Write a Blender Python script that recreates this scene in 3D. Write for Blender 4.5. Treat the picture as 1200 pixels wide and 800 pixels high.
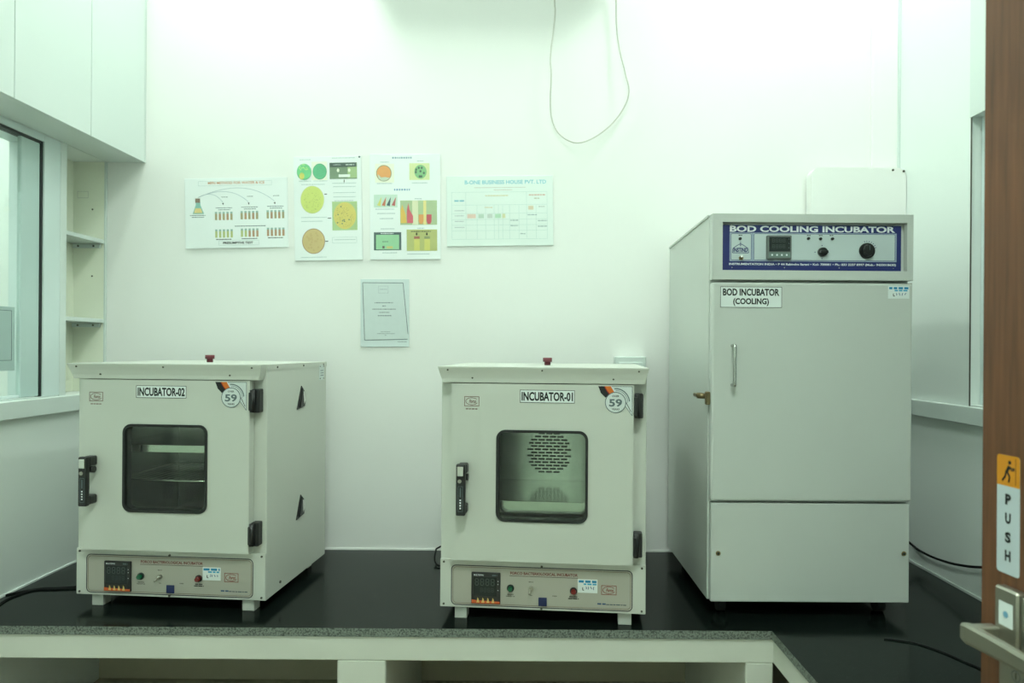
import bpy, bmesh, math, random
from mathutils import Vector, Matrix

# ------------------------------------------------------------------ scene, camera, light
scn = bpy.context.scene
COL = scn.collection
for o in list(bpy.data.objects):
    bpy.data.objects.remove(o)

F = 833.0                 # focal length in pixels of the 1200 px wide frame
EYE = 1.531               # camera height
DB = 2.568                # camera to back wall
ROLL = 0.007
cam_d = bpy.data.cameras.new('camera')
cam = bpy.data.objects.new('camera', cam_d)
COL.objects.link(cam)
cam.location = (0, -DB, EYE)
cam.rotation_euler = (math.pi / 2, -ROLL, 0)
cam_d.sensor_width = 36
cam_d.lens = F / 1200 * 36
cam_d.shift_x = -0.010
cam_d.shift_y = 0.0067
cam_d.clip_start = 0.02
cam_d.dof.use_dof = True
cam_d.dof.focus_distance = 2.05
cam_d.dof.aperture_fstop = 4.0
scn.camera = cam

world = bpy.data.worlds.new('world')
scn.world = world
world.use_nodes = True
world.node_tree.nodes['Background'].inputs[0].default_value = (0.75, 0.9, 0.82, 1)
world.node_tree.nodes['Background'].inputs[1].default_value = 0.05

scn.view_settings.view_transform = 'Standard'
scn.view_settings.look = 'None'
scn.view_settings.gamma = 1.0
scn.view_settings.use_curve_mapping = False
scn.view_settings.exposure = -0.31

LAMP_COLOR = (0.86, 1.0, 0.90)
# ceiling lamps: x, y, half size, strength
CEIL = 3.75
LAMPS = [(-0.90, -0.52, 0.12, 142.0), (0.92, -0.52, 0.12, 142.0)]
REAR_FILL = (0.0, -2.75, 0.22, 112.0)  # added fill behind the camera, lifts the surfaces facing it
NEXT_ROOM = 55.0

rnd = random.Random(7)

# ------------------------------------------------------------------ materials
def lin(c):
    return c / 12.92 if c <= 0.04045 else ((c + 0.055) / 1.055) ** 2.4

def rgb(r, g, b):
    return (lin(r / 255), lin(g / 255), lin(b / 255))

MATS = {}
def mat(name, col, rough=0.5, metal=0.0, var=0.03, scale=12.0, bump=0.0, bscale=80.0, spec=0.5, coat=0.0, stretch=None):
    if name in MATS:
        return MATS[name]
    m = bpy.data.materials.new(name)
    m.use_nodes = True
    nt = m.node_tree
    b = nt.nodes['Principled BSDF']
    tc = nt.nodes.new('ShaderNodeTexCoord')
    src = tc.outputs['Object']
    if stretch:
        mp = nt.nodes.new('ShaderNodeMapping')
        mp.inputs['Scale'].default_value = stretch
        nt.links.new(src, mp.inputs[0])
        src = mp.outputs[0]
    n = nt.nodes.new('ShaderNodeTexNoise')
    n.inputs['Scale'].default_value = scale
    n.inputs['Detail'].default_value = 4
    nt.links.new(src, n.inputs['Vector'])
    mx = nt.nodes.new('ShaderNodeMix')
    mx.data_type = 'RGBA'
    mx.inputs['A'].default_value = tuple(max(0, c * (1 - var)) for c in col) + (1,)
    mx.inputs['B'].default_value = tuple(min(1, c * (1 + var)) for c in col) + (1,)
    nt.links.new(n.outputs['Fac'], mx.inputs['Factor'])
    nt.links.new(mx.outputs['Result'], b.inputs['Base Color'])
    b.inputs['Roughness'].default_value = rough
    b.inputs['Metallic'].default_value = metal
    b.inputs['Specular IOR Level'].default_value = spec
    b.inputs['Coat Weight'].default_value = coat
    if bump > 0:
        n2 = nt.nodes.new('ShaderNodeTexNoise')
        n2.inputs['Scale'].default_value = bscale
        n2.inputs['Detail'].default_value = 3
        nt.links.new(src, n2.inputs['Vector'])
        bp = nt.nodes.new('ShaderNodeBump')
        bp.inputs['Strength'].default_value = bump
        bp.inputs['Distance'].default_value = 0.002
        nt.links.new(n2.outputs['Fac'], bp.inputs['Height'])
        nt.links.new(bp.outputs[0], b.inputs['Normal'])
    MATS[name] = m
    return m

PALE_MIX = 0.0
def ink(r, g, b, rough=0.6):
    r, g, b = (round(c + (228 - c) * PALE_MIX) for c in (r, g, b))
    return mat('ink_%d_%d_%d' % (r, g, b), rgb(r, g, b), rough, var=0.04, scale=60)

def emis(name, col, strength):
    m = bpy.data.materials.new(name)
    m.use_nodes = True
    nt = m.node_tree
    nt.nodes.remove(nt.nodes['Principled BSDF'])
    e = nt.nodes.new('ShaderNodeEmission')
    e.inputs[0].default_value = tuple(col) + (1,)
    e.inputs[1].default_value = strength
    nt.links.new(e.outputs[0], nt.nodes['Material Output'].inputs[0])
    return m

def glass(name, tint, ior=1.5):
    m = bpy.data.materials.new(name)
    m.use_nodes = True
    nt = m.node_tree
    nt.nodes.remove(nt.nodes['Principled BSDF'])
    tr = nt.nodes.new('ShaderNodeBsdfTransparent')
    tr.inputs[0].default_value = tuple(tint) + (1,)
    gl = nt.nodes.new('ShaderNodeBsdfGlossy')
    gl.inputs['Roughness'].default_value = 0.02
    fr = nt.nodes.new('ShaderNodeFresnel')
    fr.inputs[0].default_value = ior
    mx = nt.nodes.new('ShaderNodeMixShader')
    ge = nt.nodes.new('ShaderNodeNewGeometry')
    inv = nt.nodes.new('ShaderNodeMath'); inv.operation = 'SUBTRACT'
    inv.inputs[0].default_value = 1.0
    nt.links.new(ge.outputs['Backfacing'], inv.inputs[1])
    mu = nt.nodes.new('ShaderNodeMath'); mu.operation = 'MULTIPLY'      # reflect only where light enters the pane
    nt.links.new(fr.outputs[0], mu.inputs[0]); nt.links.new(inv.outputs[0], mu.inputs[1])
    nt.links.new(mu.outputs[0], mx.inputs[0])
    nt.links.new(tr.outputs[0], mx.inputs[1])
    nt.links.new(gl.outputs[0], mx.inputs[2])
    nt.links.new(mx.outputs[0], nt.nodes['Material Output'].inputs[0])
    return m

def granite(name, base, fleck, rough, bump, scale, amount):
    m = bpy.data.materials.new(name)
    m.use_nodes = True
    nt = m.node_tree
    b = nt.nodes['Principled BSDF']
    tc = nt.nodes.new('ShaderNodeTexCoord')
    v = nt.nodes.new('ShaderNodeTexNoise')
    v.inputs['Scale'].default_value = scale
    v.inputs['Detail'].default_value = 6
    v.inputs['Roughness'].default_value = 0.75
    nt.links.new(tc.outputs['Object'], v.inputs['Vector'])
    r = nt.nodes.new('ShaderNodeValToRGB')
    r.color_ramp.elements[0].position = amount
    r.color_ramp.elements[0].color = tuple(base) + (1,)
    r.color_ramp.elements[1].position = amount + 0.12
    r.color_ramp.elements[1].color = tuple(fleck) + (1,)
    nt.links.new(v.outputs['Fac'], r.inputs[0])
    nt.links.new(r.outputs[0], b.inputs['Base Color'])
    b.inputs['Roughness'].default_value = rough
    b.inputs['Specular IOR Level'].default_value = 0.13
    if bump:
        bp = nt.nodes.new('ShaderNodeBump')
        bp.inputs['Strength'].default_value = bump
        bp.inputs['Distance'].default_value = 0.003
        nt.links.new(v.outputs['Fac'], bp.inputs['Height'])
        nt.links.new(bp.outputs[0], b.inputs['Normal'])
    return m

def wood(name):
    m = bpy.data.materials.new(name)
    m.use_nodes = True
    nt = m.node_tree
    b = nt.nodes['Principled BSDF']
    tc = nt.nodes.new('ShaderNodeTexCoord')
    mp = nt.nodes.new('ShaderNodeMapping')
    mp.inputs['Scale'].default_value = (30, 30, 1.6)
    nt.links.new(tc.outputs['Object'], mp.inputs[0])
    n = nt.nodes.new('ShaderNodeTexNoise')
    n.inputs['Scale'].default_value = 3
    n.inputs['Detail'].default_value = 6
    nt.links.new(mp.outputs[0], n.inputs['Vector'])
    r = nt.nodes.new('ShaderNodeValToRGB')
    r.color_ramp.elements[0].position = 0.3
    r.color_ramp.elements[0].color = rgb(84, 53, 33) + (1,)
    r.color_ramp.elements[1].position = 0.75
    r.color_ramp.elements[1].color = rgb(116, 74, 46) + (1,)
    nt.links.new(n.outputs['Fac'], r.inputs[0])
    nt.links.new(r.outputs[0], b.inputs['Base Color'])
    b.inputs['Roughness'].default_value = 0.55
    return m

M_WALL = mat('wall_paint', (0.81, 0.82, 0.79), 0.55, var=0.015, scale=3, bump=0.08, bscale=25)
M_SIDE = mat('side_wall_paint', (0.74, 0.80, 0.765), 0.45, var=0.02, scale=3, bump=0.06, bscale=25)
M_CEIL = mat('ceiling_paint', (0.8, 0.8, 0.78), 0.7)
M_FLOOR = mat('floor_tile', (0.42, 0.38, 0.28), 0.4, var=0.1, scale=5)
M_LAM = mat('white_laminate', (0.62, 0.69, 0.66), 0.28, var=0.012, scale=2)
M_LAMIN = mat('cream_board', (0.80, 0.83, 0.70), 0.5)
M_ALU = mat('powder_white_aluminium', (0.62, 0.72, 0.71), 0.35)
M_ALU2 = mat('grey_aluminium_sash', (0.47, 0.60, 0.58), 0.35)
M_GASKET = mat('black_gasket', (0.015, 0.02, 0.02), 0.5)
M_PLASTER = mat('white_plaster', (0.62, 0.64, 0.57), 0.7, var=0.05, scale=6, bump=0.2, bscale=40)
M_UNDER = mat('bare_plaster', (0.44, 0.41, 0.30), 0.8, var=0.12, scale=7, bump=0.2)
M_GRANITE = granite('polished_black_granite', (0.004, 0.0065, 0.0055), (0.06, 0.08, 0.072), 0.16, 0, 260, 0.58)
M_GRANEDGE = granite('sawn_granite_edge', (0.07, 0.082, 0.07), (0.22, 0.25, 0.22), 0.7, 0.6, 210, 0.42)
M_INC = mat('cream_powder_coat', (0.55, 0.575, 0.515), 0.42, var=0.02, scale=5, bump=0.05, bscale=350)
M_BOD = mat('grey_powder_coat', (0.54, 0.575, 0.535), 0.42, var=0.02, scale=5, bump=0.05, bscale=350)
M_PANEL = mat('brushed_panel_sheet', (0.40, 0.39, 0.33), 0.38, var=0.02, scale=9)
M_BLACK = mat('black_plastic', (0.012, 0.013, 0.013), 0.4)
M_RUBBER = mat('black_rubber', (0.01, 0.012, 0.011), 0.6)
M_DARKGLASS = mat('dark_display', (0.012, 0.018, 0.018), 0.12)
M_STEEL = mat('stainless_steel', (0.56, 0.57, 0.54), 0.22, 1.0, var=0.35, scale=5, stretch=(2.5, 1, 0.25))
M_STEEL2 = mat('satin_nickel', (0.42, 0.41, 0.35), 0.42, 1.0, var=0.05)
M_CHROME = mat('chrome', (0.75, 0.75, 0.7), 0.15, 1.0)
M_BRASS = mat('tarnished_brass', (0.25, 0.2, 0.11), 0.4, 1.0)
M_SCREW = mat('dull_screw', (0.10, 0.10, 0.08), 0.45, 0.8)
M_PAPER = mat('white_board_print', (0.80, 0.85, 0.84), 0.35, var=0.01)
M_PAPER2 = mat('plastic_sleeve', (0.64, 0.72, 0.72), 0.12, var=0.02)
M_LABEL = mat('white_label', (0.72, 0.78, 0.76), 0.4, var=0.01)
M_WIRE = mat('white_wire', (0.56, 0.55, 0.50), 0.6)
M_CORD = mat('black_cord', (0.006, 0.007, 0.007), 0.8, spec=0.2)
M_WOOD = wood('brown_door_veneer')
M_GREEN = mat('green_lamp_lens', (0.0, 0.09, 0.035), 0.15, coat=0.5)
M_RED = mat('red_lamp_lens', (0.16, 0.012, 0.01), 0.15, coat=0.5)
M_BLUE = mat('navy_rocker', (0.008, 0.018, 0.085), 0.3)
M_NAVY = mat('navy_print', (0.016, 0.024, 0.14), 0.35)
M_MAROON = mat('maroon_vent_cap', (0.14, 0.02, 0.03), 0.5)
M_GLASS = glass('window_glass', (0.95, 0.965, 0.955), 1.45)
M_OVENGLASS = glass('incubator_glass', (0.88, 0.92, 0.88), 1.65)
INK = ink(14, 20, 20)
INKG = ink(90, 105, 108)
WHT = ink(225, 230, 232)

# ------------------------------------------------------------------ helpers
def unroll(px, py):
    return px + (py - 400) * ROLL, py - (px - 600) * ROLL

def at(px, py, D):
    """world point seen at pixel (px,py) at distance D in front of the camera"""
    x, y = unroll(px, py)
    return Vector(((x - 612) * D / F, D - DB, EYE - (y - 408) * D / F))

class MB:
    def __init__(self, origin=(0, 0, 0)):
        self.v, self.f, self.m, self.mats = [], [], [], []
        self.o = Vector(origin)
        self.smooth = set()
    def mi(self, m):
        if m not in self.mats:
            self.mats.append(m)
        return self.mats.index(m)
    def add(self, vs, fs, m, smooth=False):
        b = len(self.v)
        k = self.mi(m)
        self.v += [Vector(p) - self.o for p in vs]
        for f in fs:
            if smooth:
                self.smooth.add(len(self.f))
            self.f.append([b + i for i in f])
            self.m.append(k)
    def bm_add(self, bm, m, smooth=False):
        bm.verts.ensure_lookup_table()
        idx = {v: i for i, v in enumerate(bm.verts)}
        self.add([v.co.copy() for v in bm.verts], [[idx[v] for v in f.verts] for f in bm.faces], m, smooth)
        bm.free()
    def box(self, x0, x1, y0, y1, z0, z1, m, bev=0.0, seg=1):
        if x0 > x1: x0, x1 = x1, x0
        if y0 > y1: y0, y1 = y1, y0
        if z0 > z1: z0, z1 = z1, z0
        bm = bmesh.new()
        bmesh.ops.create_cube(bm, size=1)
        for v in bm.verts:
            v.co = Vector(((x0 + x1) / 2 + v.co.x * (x1 - x0), (y0 + y1) / 2 + v.co.y * (y1 - y0), (z0 + z1) / 2 + v.co.z * (z1 - z0)))
        if bev:
            bmesh.ops.bevel(bm, geom=list(bm.edges), offset=bev, segments=seg, affect='EDGES', profile=0.5)
        self.bm_add(bm, m)
    def cyl(self, p0, p1, r0, m, r1=None, n=20, caps=True):
        p0, p1 = Vector(p0), Vector(p1)
        r1 = r0 if r1 is None else r1
        a = (p1 - p0).normalized()
        u = a.orthogonal().normalized()
        w = a.cross(u)
        vs = []
        for p, r in ((p0, r0), (p1, r1)):
            for i in range(n):
                t = 2 * math.pi * i / n
                vs.append(p + (u * math.cos(t) + w * math.sin(t)) * r)
        self.add(vs, [[i, (i + 1) % n, n + (i + 1) % n, n + i] for i in range(n)], m, True)
        if caps:
            self.add(vs, [list(range(n))[::-1], list(range(n, 2 * n))], m)
    def tube(self, pts, r, m, n=8):
        pts = [Vector(p) for p in pts]
        vs, prev = [], None
        for i, p in enumerate(pts):
            a = (pts[min(i + 1, len(pts) - 1)] - pts[max(i - 1, 0)]).normalized()
            u = a.orthogonal().normalized() if prev is None else (prev - a * prev.dot(a)).normalized()
            prev = u
            w = a.cross(u)
            for k in range(n):
                t = 2 * math.pi * k / n
                vs.append(p + (u * math.cos(t) + w * math.sin(t)) * r)
        fs = []
        for i in range(len(pts) - 1):
            for k in range(n):
                fs.append([i * n + k, i * n + (k + 1) % n, (i + 1) * n + (k + 1) % n, (i + 1) * n + k])
        self.add(vs, fs, m, True)
        self.add(vs[:n] + vs[-n:], [list(range(n))[::-1], list(range(n, 2 * n))], m)
    def prism(self, poly, axis, a0, a1, m, smooth=False):
        """poly: 2D points; axis 'y': (x,z) poly extruded along y; 'x': (y,z); 'z': (x,y)"""
        def P(p, a):
            return {'y': (p[0], a, p[1]), 'x': (a, p[0], p[1]), 'z': (p[0], p[1], a)}[axis]
        n = len(poly)
        vs = [P(p, a0) for p in poly] + [P(p, a1) for p in poly]
        self.add(vs, [[i, (i + 1) % n, n + (i + 1) % n, n + i] for i in range(n)], m, smooth)
        self.add(vs, [list(range(n))[::-1], list(range(n, 2 * n))], m)
    def ring(self, outer, inner, y0, y1, m):
        """plate in the xz plane with a hole: outer and inner have the same count"""
        n = len(outer)
        vs = [(p[0], y0, p[1]) for p in outer] + [(p[0], y0, p[1]) for p in inner] + \
             [(p[0], y1, p[1]) for p in outer] + [(p[0], y1, p[1]) for p in inner]
        fs = []
        for i in range(n):
            j = (i + 1) % n
            fs += [[i, j, n + j, n + i], [2 * n + j, 2 * n + i, 3 * n + i, 3 * n + j],
                   [i, 2 * n + i, 2 * n + j, j], [n + j, 3 * n + j, 3 * n + i, n + i]]
        self.add(vs, fs, m)
    # flat print, in the xz plane facing -y
    def rect(self, x0, z0, x1, z1, y, m):
        self.add([(x0, y, z0), (x1, y, z0), (x1, y, z1), (x0, y, z1)], [[0, 1, 2, 3]], m)
    def poly(self, pts, y, m):
        self.add([(p[0], y, p[1]) for p in pts], [list(range(len(pts)))], m)
    def disc(self, x, z, r, y, m, n=28, rz=None):
        rz = rz or r
        self.poly([(x + r * math.cos(2 * math.pi * i / n), z + rz * math.sin(2 * math.pi * i / n)) for i in range(n)], y, m)
    def line(self, pts, w, y, m):
        for a, b in zip(pts[:-1], pts[1:]):
            d = Vector((b[0] - a[0], b[1] - a[1]))
            if d.length < 1e-9: continue
            n = Vector((-d.y, d.x)).normalized() * w / 2
            self.add([(a[0] - n.x, y, a[1] - n.y), (b[0] - n.x, y, b[1] - n.y), (b[0] + n.x, y, b[1] + n.y), (a[0] + n.x, y, a[1] + n.y)], [[0, 1, 2, 3]], m)
    def frame(self, x0, z0, x1, z1, w, y, m):
        self.rect(x0, z0, x1, z0 + w, y, m); self.rect(x0, z1 - w, x1, z1, y, m)
        self.rect(x0, z0 + w, x0 + w, z1 - w, y, m); self.rect(x1 - w, z0 + w, x1, z1 - w, y, m)
    def loop(self, pts, w, y, m):
        self.line(list(pts) + [pts[0]], w, y, m)
    def words(self, x0, x1, z, h, y, m, seed=1, wmin=2.0, wmax=7.0):
        """a line of print too small to read in the photograph"""
        r = random.Random(seed)
        x = x0
        while x < x1:
            w = min(h * r.uniform(wmin, wmax), x1 - x)
            self.rect(x, z - h / 2, x + w, z + h / 2, y, m)
            x += w + h * 0.6
    def text(self, s, cx, cz, h, y, m, width=None, bold=0.0, shear=0.0):
        me = text_mesh(s, bold, shear)
        xs = [v.co.x for v in me.vertices]; zs = [v.co.y for v in me.vertices]
        X0, X1, Z0, Z1 = min(xs), max(xs), min(zs), max(zs)
        sz = h / (Z1 - Z0)
        sx = sz if width is None else width / (X1 - X0)
        self.add([(cx + (v.co.x - (X0 + X1) / 2) * sx, y, cz + (v.co.y - (Z0 + Z1) / 2) * sz) for v in me.vertices],
                 [list(p.vertices) for p in me.polygons], m)
    def build(self, name, parent=None):
        me = bpy.data.meshes.new(name)
        me.from_pydata([tuple(v) for v in self.v], [], self.f)
        for m in self.mats:
            me.materials.append(m)
        me.polygons.foreach_set('material_index', self.m)
        sm = [i in self.smooth for i in range(len(self.f))]
        me.polygons.foreach_set('use_smooth', sm)
        bm = bmesh.new(); bm.from_mesh(me)
        bmesh.ops.remove_doubles(bm, verts=bm.verts, dist=1e-6)
        bmesh.ops.recalc_face_normals(bm, faces=bm.faces)
        bm.to_mesh(me); bm.free()
        me.update()
        o = bpy.data.objects.new(name, me)
        COL.objects.link(o)
        if parent is None:
            o.location = self.o
        else:
            o.parent = parent
        return o

TEXTS = {}
def text_mesh(s, bold, shear):
    k = (s, bold, shear)
    if k not in TEXTS:
        cu = bpy.data.curves.new('t', 'FONT')
        cu.body = s; cu.size = 1; cu.offset = bold; cu.shear = shear; cu.resolution_u = 3
        ob = bpy.data.objects.new('t', cu)
        COL.objects.link(ob)
        dg = bpy.context.evaluated_depsgraph_get()
        me = bpy.data.meshes.new_from_object(ob.evaluated_get(dg))
        bpy.data.objects.remove(ob)
        bpy.data.curves.remove(cu)
        TEXTS[k] = me
    return TEXTS[k]

def rrect(x0, z0, x1, z1, r, k=6):
    pts = []
    for cx, cz, a in ((x1 - r, z1 - r, 0), (x0 + r, z1 - r, 90), (x0 + r, z0 + r, 180), (x1 - r, z0 + r, 270)):
        for i in range(k + 1):
            t = math.radians(a + 90 * i / k)
            pts.append((cx + r * math.cos(t), cz + r * math.sin(t)))
    return pts

def square_like(x0, z0, x1, z1, k=6):
    """rectangle outline with the same point count as rrect"""
    pts = []
    for cx, cz, dx, dz in ((x1, z1, 0, -1), (x0, z1, 1, 0), (x0, z0, 0, 1), (x1, z0, -1, 0)):
        # k+1 points that pass the corner
        e = 0.02
        nx, nz = {(0, -1): (-1, 0), (1, 0): (0, -1), (0, 1): (1, 0), (-1, 0): (0, 1)}[(dx, dz)]
        for i in range(k + 1):
            t = i / k
            if t <= 0.5:
                s = (0.5 - t) * 2 * e; pts.append((cx + dx * s, cz + dz * s))
            else:
                s = (t - 0.5) * 2 * e; pts.append((cx + nx * s, cz + nz * s))
    return pts

def smooth_path(pts, n=8):
    pts = [Vector(p) for p in pts]
    P = [pts[0]] + pts + [pts[-1]]
    out = []
    for i in range(1, len(P) - 2):
        a, b, c, d = P[i - 1], P[i], P[i + 1], P[i + 2]
        for k in range(n):
            t = k / n
            out.append(0.5 * ((2 * b) + (c - a) * t + (2 * a - 5 * b + 4 * c - d) * t * t + (-a + 3 * b - 3 * c + d) * t ** 3))
    out.append(pts[-1])
    return out

def tag(o, label, cat=None, group=None, kind=None):
    o['label'] = label
    if cat: o['category'] = cat
    if group: o['group'] = group
    if kind: o['kind'] = kind
    return o

def thing(name, loc, label, cat, group=None, rz=0.0):
    o = bpy.data.objects.new(name, None)
    o.empty_display_size = 0.1
    COL.objects.link(o)
    o.location = loc
    o.rotation_euler = (0, 0, rz)
    return tag(o, label, cat, group)

def struct(mb, name, label=None, parent=None):
    o = mb.build(name, parent)
    if parent is None:
        o['kind'] = 'structure'
    if label: o['label'] = label
    return o

# ------------------------------------------------------------------ the room
XL, XR = -1.504, 1.353
YF = -3.7                      # far end of the room behind the camera
WL_BACK = -1.63
SILL = 1.366
HEADL = 2.191

b = MB(); b.box(-3.2, 2.6, YF - 0.1, 0.12, -0.1, 0, M_FLOOR); struct(b, 'floor', 'beige tiled floor')
b = MB(); b.box(-3.2, 2.6, YF - 0.1, 0.12, CEIL, CEIL + 0.1, M_CEIL); struct(b, 'ceiling', 'white ceiling')
b = MB(); b.box(WL_BACK, XR + 0.12, 0, 0.12, 0, CEIL, M_WALL); struct(b, 'wall_back', 'white painted back wall')
b = MB()
WY0, WY1 = -0.261, -1.75       # window opening along the left wall
b.box(WL_BACK, XL, YF, 0, 0, SILL, M_SIDE)
b.box(WL_BACK, XL, YF, 0, HEADL, CEIL, M_SIDE)
b.box(WL_BACK, XL, WY0, -0.231, SILL, HEADL, M_LAM)
b.box(WL_BACK, XL, YF, WY1, SILL, HEADL, M_SIDE)
struct(b, 'wall_left', 'pale mint left wall')
b = MB()
RY0, RY1, HEADR = -0.42, -1.8, 2.239
b.box(XR, XR + 0.12, YF, 0, 0, SILL, M_SIDE)
b.box(XR, XR + 0.12, YF, 0, HEADR, CEIL, M_SIDE)
b.box(XR, XR + 0.12, RY0, 0, SILL, HEADR, M_SIDE)
b.box(XR, XR + 0.12, YF, RY1, SILL, HEADR, M_SIDE)
struct(b, 'wall_right', 'pale mint right wall')
b = MB(); b.box(WL_BACK, XR + 0.12, YF - 0.1, YF, 0, CEIL, M_SIDE); struct(b, 'wall_front', 'white wall behind the camera')
# stub of wall that carries the door
b = MB(); b.box(0.83, XR, -2.36, -2.24, 0, CEIL, M_SIDE); struct(b, 'wall_doorway', 'short wall that carries the brown door')
# neighbouring rooms seen through the windows
b = MB()
b.box(-3.1, -3.0, YF, 0.0, 0, CEIL, M_SIDE); b.box(-3.0, WL_BACK, 0.0, 0.1, 0, CEIL, M_SIDE); b.box(-3.0, WL_BACK, YF - 0.1, YF, 0, CEIL, M_SIDE)
struct(b, 'wall_outer_left', 'walls of the room beyond the left window')
b = MB()
b.box(2.5, 2.6, YF, 0.0, 0, CEIL, M_SIDE); b.box(XR + 0.12, 2.5, 0.0, 0.1, 0, CEIL, M_SIDE); b.box(XR + 0.12, 2.5, YF - 0.1, YF, 0, CEIL, M_SIDE)
struct(b, 'wall_outer_right', 'walls of the room beyond the right window')

# sills
b = MB(); b.box(XL, XL + 0.02, -3.0, -0.001, 1.313, SILL, M_LAM, 0.002); b.box(XL - 0.11, XL, WY1, WY0, SILL, SILL + 0.004, M_LAM)
struct(b, 'trim_1', 'white sill band under the left window')
b = MB(); b.box(XR - 0.02, XR, -3.0, -0.001, 1.313, SILL, M_LAM, 0.002); b.box(XR, XR + 0.10, RY1, RY0, SILL, SILL + 0.004, M_LAM)
struct(b, 'trim_2', 'white sill band under the right window')
# pipe casing in the right back corner
b = MB()
pt = at(1020, 100, DB); p2 = at(951, 196, DB - 0.06)
b.box(pt.x, XR, -0.012, 0, p2.z, CEIL, M_WALL, 0.003)
struct(b, 'trim_3', 'flat white duct cover in the right back corner')
b = MB(origin=(1.2, -0.03, 1.5))
pr = rrect(p2.x, 0.81, XR - 0.002, p2.z, 0.03)
b.prism([(p[0], p[1]) for p in pr], 'y', -0.06, -0.013, M_WALL)
for sx, sz in ((XR - 0.012, p2.z - 0.012), (XR - 0.05, p2.z - 0.008)):
    b.cyl((sx, -0.063, sz), (sx, -0.06, sz), 0.004, M_SCREW, n=10)
struct(b, 'trim_4', 'raised white casing panel behind the tall incubator')
# corner line where the walls meet
b = MB(); b.box(XR - 0.010, XR - 0.0005, -0.016, -0.012, p2.z, 2.92, M_LAM); struct(b, 'trim_5', 'thin corner bead above the casing')

# left window
w = MB(origin=(XL - 0.06, -1.0, SILL))
w.box(XL - 0.11, XL + 0.002, -0.339, WY0, SILL + 0.004, HEADL - 0.001, M_ALU, 0.001)                       # jamb facing
w.box(XL - 0.11, XL + 0.002, WY1, WY1 + 0.06, SILL, HEADL, M_ALU, 0.002)
w.box(XL - 0.11, XL + 0.002, WY1 + 0.06, -0.339, EYE + 0.637, HEADL - 0.001, M_ALU, 0.001)
wo = struct(w, 'window_1', 'sliding window with white aluminium frame in the left wall')
g = MB(origin=(XL - 0.06, -1.0, SILL))
g.box(XL - 0.02, XL - 0.003, -0.348, -0.339, SILL + 0.004, EYE + 0.637, M_GASKET)
g.box(XL - 0.03, XL - 0.003, WY1 + 0.06, -0.345, EYE + 0.629, EYE + 0.637, M_GASKET)
g.build('gasket', wo)
g = MB(origin=(XL - 0.06, -1.0, SILL))
g.box(XL - 0.020, XL - 0.006, -0.43, -0.348, SILL + 0.006, EYE + 0.629, M_ALU2, 0.002)
g.box(XL - 0.020, XL - 0.008, WY1 + 0.06, -0.43, SILL + 0.006, SILL + 0.014, M_ALU, 0.001)
g.box(XL - 0.020, XL - 0.008, -1.10, -1.04, SILL + 0.014, EYE + 0.629, M_ALU2, 0.001)
so = g.build('sash', wo)
g = MB(origin=(XL - 0.06, -1.0, SILL))
g.box(XL - 0.016, XL - 0.012, -1.04, -0.43, SILL + 0.014, EYE + 0.629, M_GLASS)
g.box(XL - 0.016, XL - 0.012, WY1 + 0.06, -1.10, SILL + 0.014, EYE + 0.629, M_GLASS)
g.build('pane', so)
# right window
w = MB(origin=(XR + 0.06, -1.0, SILL))
w.box(XR + 0.03, XR + 0.11, RY0 - 0.06, RY0, SILL + 0.004, HEADR, M_ALU, 0.002)
w.box(XR + 0.03, XR + 0.11, RY1, RY1 + 0.06, SILL + 0.004, HEADR, M_ALU, 0.002)
w.box(XR + 0.03, XR + 0.11, RY1 + 0.06, RY0 - 0.06, HEADR - 0.05, HEADR, M_ALU, 0.002)
w.box(XR + 0.03, XR + 0.11, RY1 + 0.06, RY0 - 0.06, SILL + 0.004, SILL + 0.05, M_ALU, 0.002)
wo2 = struct(w, 'window_2', 'window recess in the right wall behind the brown door')
g = MB(origin=(XR + 0.06, -1.0, SILL)); g.box(XR + 0.068, XR + 0.072, RY1 + 0.06, RY0 - 0.06, SILL + 0.05, HEADR - 0.05, M_GLASS); g.build('pane', wo2)

# ceiling lights
def ceiling_light(x, y, h, strength, label):
    t = thing('ceiling_light', (x, y, CEIL), label, 'ceiling light', None)
    f = MB(origin=(x, y, CEIL))
    f.box(x - h - 0.012, x + h + 0.012, y - h - 0.012, y + h + 0.012, CEIL - 0.014, CEIL, M_LAM, 0.002)
    f.build('frame', t)
    d = MB(origin=(x, y, CEIL))
    d.box(x - h, x + h, y - h, y + h, CEIL - 0.018, CEIL - 0.0142, emis('lamp_diffuser', LAMP_COLOR, strength))
    d.build('diffuser', t)
for (x, y, h, s), l in zip(LAMPS, ('square white ceiling light above the left incubator', 'square white ceiling light above the tall cooling incubator')):
    ceiling_light(x, y, h, s, l)
ceiling_light(*REAR_FILL, 'unseen square fill light added behind the viewpoint')
ceiling_light(-2.3, -1.2, 0.3, NEXT_ROOM, 'ceiling light in the room beyond the left window')
ceiling_light(1.95, -1.2, 0.2, NEXT_ROOM * 0.6, 'unseen fill light added beyond the right window to brighten its recess')  # added lamp, only there to brighten the right window recess

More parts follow.
